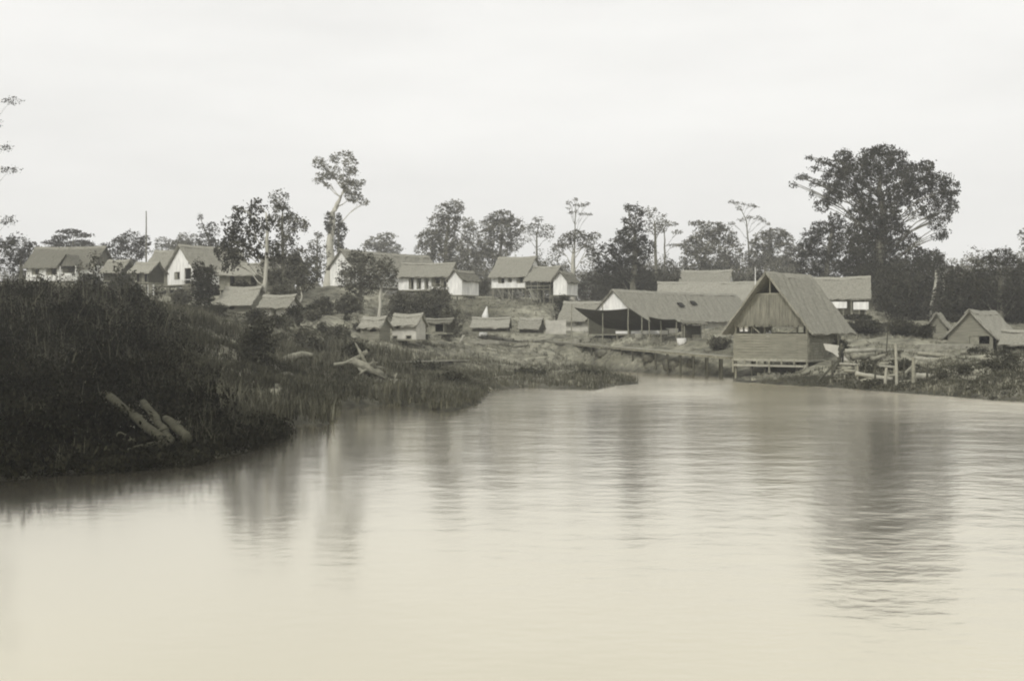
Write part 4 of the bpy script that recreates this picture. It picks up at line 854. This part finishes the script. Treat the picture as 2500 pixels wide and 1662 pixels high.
T('dark_broad_tree', 'big dark tree with an irregular pointed top behind the market gable', 'tree', 180, [(1548, 740, .5), (1548, 640, .4), (1550, 560, .25)],
  [(1530, 506, 9, 10), (1525, 536, 9, 7, .6), (1555, 520, 22, 20), (1548, 548, 26, 20), (1540, 578, 42, 26), (1570, 600, 34, 26), (1515, 600, 34, 26), (1545, 625, 48, 28), (1480, 628, 34, 34), (1530, 660, 50, 34), (1570, 680, 46, 34), (1495, 670, 46, 40)], m='leafdark', size=.32, per=6)
T('loose_tree', 'loose airy tree top just right of the big dark tree', 'tree', 195, [(1605, 730, .3), (1600, 600, .22), (1598, 540, .12)], [(1590, 518, 18, 14, .6), (1612, 535, 16, 18, .6), (1600, 560, 22, 14, .6), (1622, 555, 12, 14, .5), (1582, 540, 12, 14, .5)], m='leaffar', size=.32, open_=.3)
T('thin_bare_tree', 'very thin tree with two faint tufts against the sky gap', 'tree', 240, [(1622, 690, .22), (1623, 620, .18), (1622, 555, .08)], [(1638, 546, 18, 7, .6), (1655, 566, 14, 6, .7), (1610, 552, 12, 6, .4), (1650, 598, 24, 3, .5)], m='leafpale', size=.34)
T('round_bush_tree', 'round bushy tree at the foot of the sky gap behind the market', 'tree', 200, [(1640, 740, .2), (1640, 680, .12)], [(1630, 655, 30, 22), (1665, 690, 36, 24), (1610, 680, 30, 26), (1645, 700, 60, 28)], m='leaf')
T('broad_tree', 'broad grey tree with a flat left shoulder behind the highest roof', 'tree', 215, [(1716, 740, .4), (1716, 640, .3), (1730, 590, .2)],
  [(1700, 545, 22, 6, .8), (1742, 556, 36, 18), (1720, 585, 40, 24), (1765, 575, 34, 26), (1690, 600, 30, 26), (1690, 640, 36, 34), (1740, 630, 46, 40), (1785, 620, 34, 40), (1770, 670, 60, 40), (1690, 680, 36, 30)], m='leaffar', size=.36, per=5, bark='barkpale')
T('umbrella_tree', 'slender umbrella tree with two slanting flat leaf tiers above the forest', 'tree', 260, [(1830, 720, .35), (1828, 600, .18), (1822, 540, .12), (1808, 508, .05)], [(1786, 493, 9, 4, .6), (1800, 496, 10, 4, .6), (1816, 497, 8, 3, .5), (1832, 501, 12, 4, .6), (1846, 505, 7, 3, .5), (1806, 509, 9, 5, .5), (1812, 536, 12, 4, .5), (1832, 531, 10, 4, .6), (1850, 532, 12, 5, .6), (1866, 539, 9, 5, .6), (1786, 545, 12, 4, .4), (1875, 546, 6, 4, .5)], m='leaffar', size=.34)
T('broad_tree', 'pale broad tree with a few bare trunks showing, above the riverside hut', 'tree', 225, [(1865, 740, .4), (1868, 660, .3), (1880, 600, .2)],
  [(1890, 570, 36, 14), (1860, 590, 34, 20), (1915, 585, 26, 18), (1850, 625, 40, 34), (1900, 620, 44, 34), (1880, 660, 60, 36), (1940, 625, 34, 34), (1930, 665, 44, 36)], m='leaffar', size=.36, bark='barkpale')
T('dark_tree', 'dark tree crowded against the left of the giant tree', 'tree', 182, [(2020, 740, .5), (2020, 640, .35), (2030, 570, .2)],
  [(2036, 530, 16, 12), (2010, 556, 34, 20), (2050, 560, 36, 28), (1980, 580, 26, 24), (2010, 600, 50, 34), (2060, 620, 46, 40), (1985, 640, 50, 40), (2040, 665, 60, 40), (2090, 650, 40, 40), (1965, 610, 20, 24)], m='leafdark', size=.32, per=6)
T('giant_tree', 'giant spreading tree towering over the village at the right', 'tree', 160, [(2136, 790, .95), (2140, 700, .7), (2148, 620, .6), (2152, 560, .55), (2156, 525, .48), (2148, 470, .4), (2150, 430, .2)],
  [(2120, 372, 22, 12), (2155, 366, 34, 14), (2190, 380, 26, 14), (2060, 380, 24, 16), (2090, 398, 36, 20), (2140, 395, 44, 22), (2200, 408, 40, 20), (2050, 410, 34, 22), (2260, 405, 22, 14), (2240, 425, 36, 20), (2285, 440, 34, 18), (2315, 460, 26, 22), (2080, 430, 40, 24), (2030, 440, 26, 20), (2135, 428, 40, 20, .8), (2190, 445, 44, 22), (2250, 455, 40, 22), (2300, 485, 34, 26), (2060, 462, 40, 20), (2110, 462, 34, 20, .9), (2170, 478, 34, 20), (2225, 482, 40, 20), (2325, 505, 16, 20), (2035, 480, 30, 18, .8), (2110, 495, 30, 20), (2270, 515, 26, 22, .6), (2310, 525, 16, 20, .6), (2280, 540, 20, 24, .5), (2240, 515, 26, 18, .5),
   (1978, 385, 12, 5, .7), (2005, 395, 20, 10, .7), (1990, 412, 14, 8, .6), (1968, 430, 14, 8, .6), (1950, 432, 14, 6, .5), (1935, 450, 12, 7, .5), (1990, 448, 16, 8, .6), (1985, 475, 10, 12, .35),
   (2100, 520, 36, 22), (2130, 545, 40, 24), (2105, 570, 44, 30), (2150, 590, 34, 34), (2090, 600, 40, 30), (2130, 630, 46, 34), (2195, 555, 16, 20, .8), (2215, 580, 14, 30, .8), (2235, 600, 16, 30, .7), (2195, 620, 30, 34), (2245, 630, 26, 26, .8), (2280, 625, 24, 16, .6), (2290, 578, 20, 8, .6), (2150, 520, 44, 26), (2165, 560, 34, 34), (2140, 660, 56, 38), (2175, 700, 36, 40), (2105, 690, 44, 44), (2275, 640, 36, 28), (2205, 660, 46, 36), (2010, 500, 22, 16, .7), (2300, 560, 16, 26, .6)],
  m='leafdark', size=.30, per=7, droop=.35, open_=.08, thick=.75, clump=.4)
T('understory_tree', 'dark leafy tree filling the space right of the giant trunk', 'tree', 150, [(2230, 800, .25), (2240, 700, .18), (2240, 660, .1)], [(2200, 680, 40, 36), (2250, 670, 34, 30), (2180, 730, 40, 40), (2230, 730, 40, 34), (2275, 720, 30, 40), (2210, 770, 50, 30), (2160, 690, 24, 50)], m='leafdark', size=.26, per=7)
T('pale_trunk_tree', 'slim tree with a bright bare twisted trunk right of the giant tree', 'tree', 142, [(2274, 770, .2), (2276, 735, .22), (2284, 700, .2), (2285, 660, .12)], [(2290, 650, 26, 22, .7), (2270, 665, 20, 18, .6)], m='leafdark', bark='barkpale', limbs=False)
T('pale_trunk_tree', 'second slim pale-trunked tree, right beside the bright twisted trunk', 'tree', 141, [(2294, 790, .12), (2298, 740, .12), (2305, 700, .1), (2302, 670, .06)], [(2310, 665, 24, 20, .7), (2325, 680, 20, 20, .8)], m='leafdark', bark='barkpale', limbs=False)
T('dark_tree', 'big dark round tree at the right edge', 'tree', 135, [(2440, 830, .4), (2440, 720, .3), (2442, 660, .15)],
  [(2440, 625, 40, 24), (2410, 650, 36, 28), (2475, 650, 34, 32), (2380, 680, 34, 30), (2440, 690, 60, 40), (2500, 690, 40, 50), (2400, 730, 60, 36), (2480, 740, 60, 40)], m='leafdark', size=.26, per=7)
T('dark_tree', 'lower dark tree sloping down to the left of the dark round tree', 'tree', 140, [(2340, 820, .3), (2345, 740, .2), (2345, 690, .1)], [(2335, 660, 16, 12), (2350, 680, 40, 24), (2320, 710, 30, 32), (2365, 720, 46, 34), (2330, 750, 44, 34), (2390, 770, 50, 30), (2300, 760, 26, 34)], m='leafdark', size=.26, per=7)
T('dark_tree', 'pale edged tree just cut by the right border', 'tree', 150, [(2530, 830, .3), (2530, 640, .2)], [(2505, 575, 26, 16, .6), (2540, 600, 50, 30), (2530, 650, 50, 50)], m='leaf')
# trees in front of the long house
T('round_crown_tree', 'dense round-crowned tree in front of the long house', 'tree', 136, [(882, 745, .2), (880, 690, .14), (878, 660, .08)], [(878, 628, 34, 20), (860, 650, 34, 26), (900, 650, 30, 28), (870, 680, 42, 28), (845, 680, 24, 26), (905, 685, 30, 24), (880, 705, 44, 18)], m='leaf', size=.24, per=8)
T('round_crown_tree', 'smaller round-crowned tree with a pale trunk beside the open bay wing', 'tree', 134, [(926, 742, .22), (930, 705, .15), (936, 680, .08)], [(940, 640, 24, 16), (925, 660, 26, 20), (955, 662, 20, 20), (938, 682, 30, 18), (962, 692, 10, 10, .8), (915, 688, 16, 14)], m='leaf', size=.24, per=8, bark='barkpale')
T('forked_bare_tree', 'low bare curved pale stem below the tiny white shed', 'tree', 118, [(725, 790, .13), (727, 745, .11), (738, 728, .09), (733, 700, .04)], [(740, 700, 20, 12, .5)], m='leaf', bark='barkpale', limbs=False)

for a in [('conical_bush', 'dark conical bush in front of the white gable house', 498, 118, 66, 110, 'leafdark', 748),
          ('hedge_bush', 'long grey-green hedge bush below the open bay wing, right end', 1080, 138, 90, 70, 'leaf', 765), ('hedge_bush', 'hedge bush below the open bay wing, middle', 1030, 136, 100, 62, 'leaf', 768), ('hedge_bush', 'hedge bush below the open bay wing, left end', 975, 134, 90, 60, 'leaf', 768),
          ('bush', 'dark rounded bush below the tallest tree', 850, 128, 90, 50, 'leaf', 768), ('bush', 'bush under the tiny white shed', 790, 126, 80, 50, 'leaf', 775), ('bush', 'bush right of the low bare stem', 765, 112, 70, 44, 'leaf', 800), ('bush', 'bush right of the dark shed under the hedge', 1100, 122, 60, 52, 'leaf', 800),
          ('bush', 'small round bush left of the stilt house', 1180, 178, 34, 34, 'leaf', 712), ('bush', 'dark bush right of the narrow white annex', 1145, 172, 44, 36, 'leafdark', 715), ('bush', 'bush at the foot of the knoll beside the low house roof', 1375, 152, 56, 40, 'leafdark', 760),
          ('bush', 'dark clump on the brow of the slope left of the curved stick', 640, 70, 110, 74, 'leafdark', 850), ('bush', 'low dark bush on the slope below the bare stem', 740, 88, 100, 48, 'leaf', 845), ('bush', 'low bush left of the two small huts', 835, 98, 90, 50, 'leaf', 838), ('bush', 'low dark bush above the gnarled root stump', 870, 88, 90, 34, 'leafdark', 868),
          ('bush', 'dark bush between the riverside hut and the landing stage', 2115, 118, 110, 56, 'leafdark', 838), ('bush', 'dark bush behind the boards, right of the thin tall pole', 2205, 114, 120, 60, 'leafdark', 842), ('bush', 'bush below the veranda house', 2085, 122, 90, 36, 'leafdark', 812), ('bush', 'bush left of the little dark shed', 2262, 108, 60, 50, 'leafdark', 842),
          ('bush', 'bush behind the big hut steps', 2055, 98, 60, 22, 'leafdark', 852), ('bush', 'grey bush left of the conical bush', 440, 122, 70, 40, 'leaf', 745), ('bush', 'bush under the far left house porch', 225, 150, 90, 44, 'leafdark', 712), ('bush', 'bush beneath the small sheds on the left', 300, 140, 110, 40, 'leafdark', 720),
          ('bush', 'bush below the plain plank wall of the market', 1755, 112, 90, 26, 'leaf', 850), ('bush', 'dark shrub in the grass at the tip of the spit', 1430, 94, 90, 24, 'leafdark', 935), ('bush', 'upright shrub in the middle of the spit', 1290, 92, 90, 30, 'leafdark', 930), ('bush', 'dark overhanging shrub at the corner of the left bank', 1100, 78, 110, 40, 'leafdark', 990),
          ('bush', 'dark shrub on the right earth mound', 2420, 80, 120, 40, 'leafdark', 940), ('bush', 'bush beside the small thatched hut left of the leaning trunk', 620, 104, 60, 34, 'leafdark', 790), ('bush', 'dark bush overlapping the left wall of the small thatched hut', 530, 108, 60, 34, 'leafdark', 775), ('bush', 'dark shrub right of the pale walled low hut', 715, 106, 50, 44, 'leafdark', 790),
          ('bush', 'leafy bush in front of the pale hut wall', 590, 128, 90, 50, 'leafdark', 735), ('bush', 'bush between the leaning trunk and the bare stem', 685, 124, 90, 46, 'leaf', 742)]:
    shrub(a[0], a[1], 'bush', a[2], a[3], a[4], a[5], a[6], size=.2 if a[3] < 100 else .24, per=9, py=a[7])

for i, (px, top, d, lab) in enumerate(((195, 640, 92, 'thin leafy sapling in front of the far left house porch'), (232, 612, 90, 'taller sapling crossing the roof end of the far left house'), (288, 640, 88, 'bushy sapling in front of the low grey shed'), (322, 660, 84, 'thin bent sapling under the little shed with white posts'),
                                    (385, 700, 80, 'thin leaning stem at the foot of the white gable house'), (345, 695, 82, 'spindly sapling left of the white gable house posts'), (140, 672, 84, 'low sapling on the bank before the far left house'), (90, 668, 80, 'ragged low sapling at the left end of the bank'),
                                    (445, 742, 76, 'low ragged sapling right of the black brush crest'))):
    w = 20 if i in (2, 1) else 13
    T('sapling', lab, 'sapling', d, [(px - 14, 760, .05), (px - 4, (760 + top) / 2, .035), (px, top + 4, .015)], [(px, top + 10, w * .8, 12, .6), (px - 6, top + 34, w, 16, .6), (px + 5, top + 58, w * 1.3, 18, .7)], m='leafdark', size=.2, per=7, open_=.2)

rs2 = random.Random(55)
for i in range(34):
    px = rs2.uniform(560, 1150); d = rs2.uniform(84, 128)
    if 925 < px < 960 or (865 < px < 1020 and 96 < d < 110): continue
    shrub('scrub_bush', 'low scrubby bush on the rough slope among the small huts', 'bush', px, d, rs2.uniform(24, 64), rs2.uniform(14, 32), rs2.choice(['leaf', 'leafdark', 'leafdark']), size=.18, per=9, group='scrub bushes on the slope among the small huts')
for i in range(12):
    px = rs2.uniform(2090, 2480); d = rs2.uniform(78, 90)
    shrub('scrub_bush', 'low dark bush among the timber and mud of the right bank', 'bush', px, d, rs2.uniform(24, 60), rs2.uniform(12, 28), 'leafdark', size=.15, per=9, group='dark bushes on the right bank')
# far forest floor growth seen as one mass
r = np.random.default_rng(5); B = []
for i in range(230):
    px = r.uniform(-250, 2800); d = r.uniform(205, 300)
    if 760 < px < 1160 and d < 215: continue
    x = X_(px, d); z = gz(x, d)
    hgt = r.uniform(5, 10.5) if px > 1130 else (r.uniform(3, 6) if px > 900 else r.uniform(2, 4.5))
    if px > 2100: hgt *= 1.1
    B.append(((x, d, z + hgt * .45), (r.uniform(2.5, 5), r.uniform(2.5, 4), hgt * .55), .75))
co, q, v = leaf_arrays(B, 2.2, .42, .1, 0, 77, .4)
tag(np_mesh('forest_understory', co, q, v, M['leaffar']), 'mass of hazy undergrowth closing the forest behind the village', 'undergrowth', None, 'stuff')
# understory closer behind market and right
B = []
for i in range(95):
    px = r.uniform(1440, 2600); d = r.uniform(176, 200) if px < 2150 else r.uniform(135, 175)
    x = X_(px, d); z = gz(x, d); hgt = r.uniform(3, 6.5)
    B.append(((x, d, z + hgt * .45), (r.uniform(2, 3.5), r.uniform(2, 3), hgt * .55), 1))
co, q, v = leaf_arrays(B, 4, .36, .1, 0, 78, .4)
tag(np_mesh('thicket', co, q, v, M['leafdark']), 'dark thicket under the trees behind the market and the giant tree', 'thicket', None, 'stuff')
# brush on the left bank, its shade put into the near-black leaf colour
B = []
for i in range(760):
    px = r.uniform(-420, 520); d = 33 + 54 * r.uniform(0, 1) ** 1.1
    x = X_(px, d); sd = float(sdist(np.array([x]), np.array([d]))[0])
    if sd < .1: continue
    if px > 330 and d > 86 - (px - 330) * .20: continue
    z = gz(x, d); k = float(np.interp(px, [0, 250, 420, 640], [.142, .139, .132, .111]))
    hgt = min(r.uniform(.6, 1.9), max(.35, k * d - 4.2 + r.uniform(-.2, .75) * d / 60 - z))
    if 240 < px < 470 and d < 47: hgt = .1
    B.append(((x, d, z + hgt * .42), (r.uniform(.8, 1.5), r.uniform(.8, 1.4), hgt * .58), 1 if d < 55 else .55))
for i in range(170):
    px = r.uniform(-300, 670); d0 = depth_of(float(np.interp(px, [-300, -150, 60, 380, 520, 620, 672], [1215, 1190, 1166, 1141, 1114, 1092, 1066])))
    d = d0 + r.uniform(.2, 5.5); x = X_(px, d)
    if float(sdist(np.array([x]), np.array([d]))[0]) < .02: continue
    z = gz(x, d); hh_ = r.uniform(.22, .5) * (1 if px < 560 else .7)
    if 240 < px < 470: hh_ *= .35
    B.append(((x, d, z + .12), (r.uniform(.7, 1.3), r.uniform(.5, .9), hh_), 1))
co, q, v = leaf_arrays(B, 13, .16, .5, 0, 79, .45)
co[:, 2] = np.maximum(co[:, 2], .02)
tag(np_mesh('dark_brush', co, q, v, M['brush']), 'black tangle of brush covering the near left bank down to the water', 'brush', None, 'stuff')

# ------------------------------------------------------------------ grass and reeds
def scatter(n, px0, px1, d0, d1, seed, smin=.3, dens=None):
    r = np.random.default_rng(seed); px = r.uniform(px0, px1, n); d = np.sqrt(r.uniform(d0*d0, d1*d1, n)); x = X_(px, d)
    s = sdist(x, d); k = s > smin
    if dens is not None: k &= vnoise(x, d, .22, seed) > dens
    return x[k], d[k]
x, y = scatter(26000, -300, 900, 31, 112, 1)
h = np.where(x < X_(500, 1) * y, .95, .55) * RNG.uniform(.6, 1.3, len(x)) * np.clip(1.35 - (y - 40) / 60, .35, 1.2)
kk = ~((x > X_(225, 1) * y) & (x < X_(490, 1) * y) & (y < 48)); x, y, h = x[kk], y[kk], h[kk]; h = np.where(x < X_(330, 1) * y, h * .6, h)
blades('tall_grass', x, y, h, 9, .022, M['grassdark'], 'tall dark grass leaning over the left bank slope', lean=.6, seed=1)
x, y = scatter(2600, -300, 420, 40, 88, 31, dens=.35)
kk = ~((x > X_(225, 1) * y) & (x < X_(490, 1) * y) & (y < 48)); x, y = x[kk], y[kk]
blades('feathery_stems', x, y, RNG.uniform(1.0, 2.3, len(x)) * np.clip(y / 75, .6, 1.1), 4, .02, M['grassmid'], 'long feathery stems standing out of the black brush on the left bank', lean=.7, seed=31, vv=(.3, 1.3))
x, y = scatter(9000, 690, 1200, 54, 88, 32, smin=.03)
blades('shore_grass', x, y, RNG.uniform(.15, .5, len(x)), 10, .022, M['grassmid'], 'short dark grass along the muddy point', lean=.6, seed=32)
x, y = scatter(5200, 330, 1000, 48, 100, 21, dens=.5)
blades('pale_grass', x, y, RNG.uniform(.6, 1.25, len(x)), 8, .022, M['grassmid'], 'paler seeding grass stems among the dark grass of the slope', lean=.75, seed=21)
x, y = scatter(26000, 850, 2700, 70, 175, 2, dens=.42)
blades('rough_grass', x, y, RNG.uniform(.12, .4, len(x)), 8, .03, M['grass'], 'short rough grass over the banks and the knoll', lean=.6, seed=2)
x, y = scatter(7000, 1020, 1570, 74, 112, 3, smin=.1, dens=.3)
k = (sdist(x, y) < 3.5) | (RNG.random(len(x)) < .25); x, y = x[k], y[k]
blades('reeds', x, y, RNG.uniform(.15, .6, len(x)), 7, .022, M['grassmid'], 'dark reeds fringing the low spit', cat='reeds', lean=.35, seed=3)
x, y = scatter(15000, 1780, 2700, 68, 92, 4, smin=.1, dens=.3)
blades('bank_weeds', x, y, RNG.uniform(.1, .32, len(x)), 7, .022, M['grassmid'], 'dark weeds on the steep right bank', cat='weeds', lean=.6, seed=4)

x, y = scatter(9000, 1960, 2700, 70, 90, 24, smin=.1, dens=.35)
blades('dark_bank_growth', x, y, RNG.uniform(.1, .3, len(x)), 7, .022, M['grassdark'], 'dark tangled growth around the timber of the right landing', cat='weeds', lean=.7, seed=24)
# litter of sticks and broken poles over the trampled shore
r = np.random.default_rng(41); mb = MB(); n = 0
while n < 420:
    px = r.uniform(640, 2480); d = r.uniform(66, 140); x = X_(px, d)
    if float(sdist(np.array([x]), np.array([d]))[0]) < .2 or (1130 < px < 1400 and d > 138): continue
    z = gz(x, d) + .04; a = r.uniform(0, PI); L = r.uniform(.3, 1.8) * (.6 if r.random() < .6 else 1); dx, dy = math.cos(a) * L / 2, math.sin(a) * L / 2
    mb.tube([(x - dx, d - dy, gz(x - dx, d - dy) + .03), (x, d, z + .03), (x + dx, d + dy, gz(x + dx, d + dy) + r.uniform(.03, .3))], [.05, .045, .025], 5, .2); n += 1
tag(mb.build('driftwood_litter', M['drift']), 'litter of grey sticks strewn over the muddy shore', 'sticks', None, 'stuff')

# ------------------------------------------------------------------ haze, light, camera
mh = bpy.data.materials.new('haze'); mh.use_nodes = True; nt = mh.node_tree; nt.nodes.clear()
out = nt.nodes.new('ShaderNodeOutputMaterial'); pv = nt.nodes.new('ShaderNodeVolumePrincipled')
pv.inputs['Color'].default_value = (.95, .95, .93, 1); pv.inputs['Density'].default_value = .0008; pv.inputs['Anisotropy'].default_value = .2
nt.links.new(pv.outputs[0], out.inputs['Volume'])
o = MB().box(-660, 660, -660, 580, -4, 62).build('haze', mh); tag(o, kind='stuff', label='thin pale river haze over the whole village', cat='haze')

SUN_EL, SUN_AZ = math.radians(42), math.radians(215)   # sun behind the camera's left shoulder (azimuth from +Y clockwise)
wd = bpy.data.worlds.new('World'); sc.world = wd; wd.use_nodes = True; nt = wd.node_tree; bg = nt.nodes['Background']
sky = nt.nodes.new('ShaderNodeTexSky'); sky.sky_type = 'NISHITA'; sky.sun_disc = False; sky.sun_elevation = SUN_EL; sky.sun_rotation = SUN_AZ; sky.dust_density = 3; sky.air_density = 1.2
bw = nt.nodes.new('ShaderNodeRGBToBW'); nt.links.new(sky.outputs[0], bw.inputs[0])
# an overcast veil lies over the sky: even brightness with soft cloud mottling
tc = nt.nodes.new('ShaderNodeTexCoord'); mp = nt.nodes.new('ShaderNodeMapping'); mp.inputs['Scale'].default_value = (1.2, 1.2, 5)
nz = nt.nodes.new('ShaderNodeTexNoise'); nz.inputs['Scale'].default_value = 2.0; nz.inputs['Detail'].default_value = 6; nz.inputs['Roughness'].default_value = .55
nt.links.new(tc.outputs['Generated'], mp.inputs[0]); nt.links.new(mp.outputs[0], nz.inputs['Vector'])
mr = nt.nodes.new('ShaderNodeMapRange'); mr.inputs['From Min'].default_value = .35; mr.inputs['From Max'].default_value = .65; mr.inputs['To Min'].default_value = 7.6; mr.inputs['To Max'].default_value = 8.6
nt.links.new(nz.outputs['Fac'], mr.inputs['Value'])
mx = nt.nodes.new('ShaderNodeMix'); mx.data_type = 'FLOAT'; mx.inputs['Factor'].default_value = .8
nt.links.new(bw.outputs[0], mx.inputs['A']); nt.links.new(mr.outputs[0], mx.inputs['B'])
vm = nt.nodes.new('ShaderNodeVectorMath'); vm.operation = 'SCALE'; vm.inputs[0].default_value = (1.0, .995, .97); nt.links.new(mx.outputs['Result'], vm.inputs['Scale'])
nt.links.new(vm.outputs[0], bg.inputs['Color']); bg.inputs['Strength'].default_value = .1
sl = bpy.data.lights.new('sun', 'SUN'); sl.energy = 1.5; sl.angle = math.radians(12); sl.color = (1, .97, .92)
so = bpy.data.objects.new('sun', sl); col.objects.link(so)
dirv = Vector((math.sin(SUN_AZ) * math.cos(SUN_EL), math.cos(SUN_AZ) * math.cos(SUN_EL), math.sin(SUN_EL)))
so.rotation_euler = dirv.to_track_quat('Z', 'Y').to_euler(); so.location = (0, -20, 60)

cd = bpy.data.cameras.new('camera'); cam = bpy.data.objects.new('camera', cd); col.objects.link(cam); sc.camera = cam
cam.location = (0, 0, H); cam.rotation_euler = (math.radians(90), 0, 0)
cd.sensor_width = 36; cd.lens = 36 * F / 2500; cd.shift_y = -(831 - HY) / 2500; cd.clip_end = 3000; cd.clip_start = .5
sc.view_settings.view_transform = 'Standard'; sc.view_settings.look = 'None'; sc.view_settings.exposure = .46; sc.view_settings.gamma = 1
sc.cycles.filter_width = 2.0
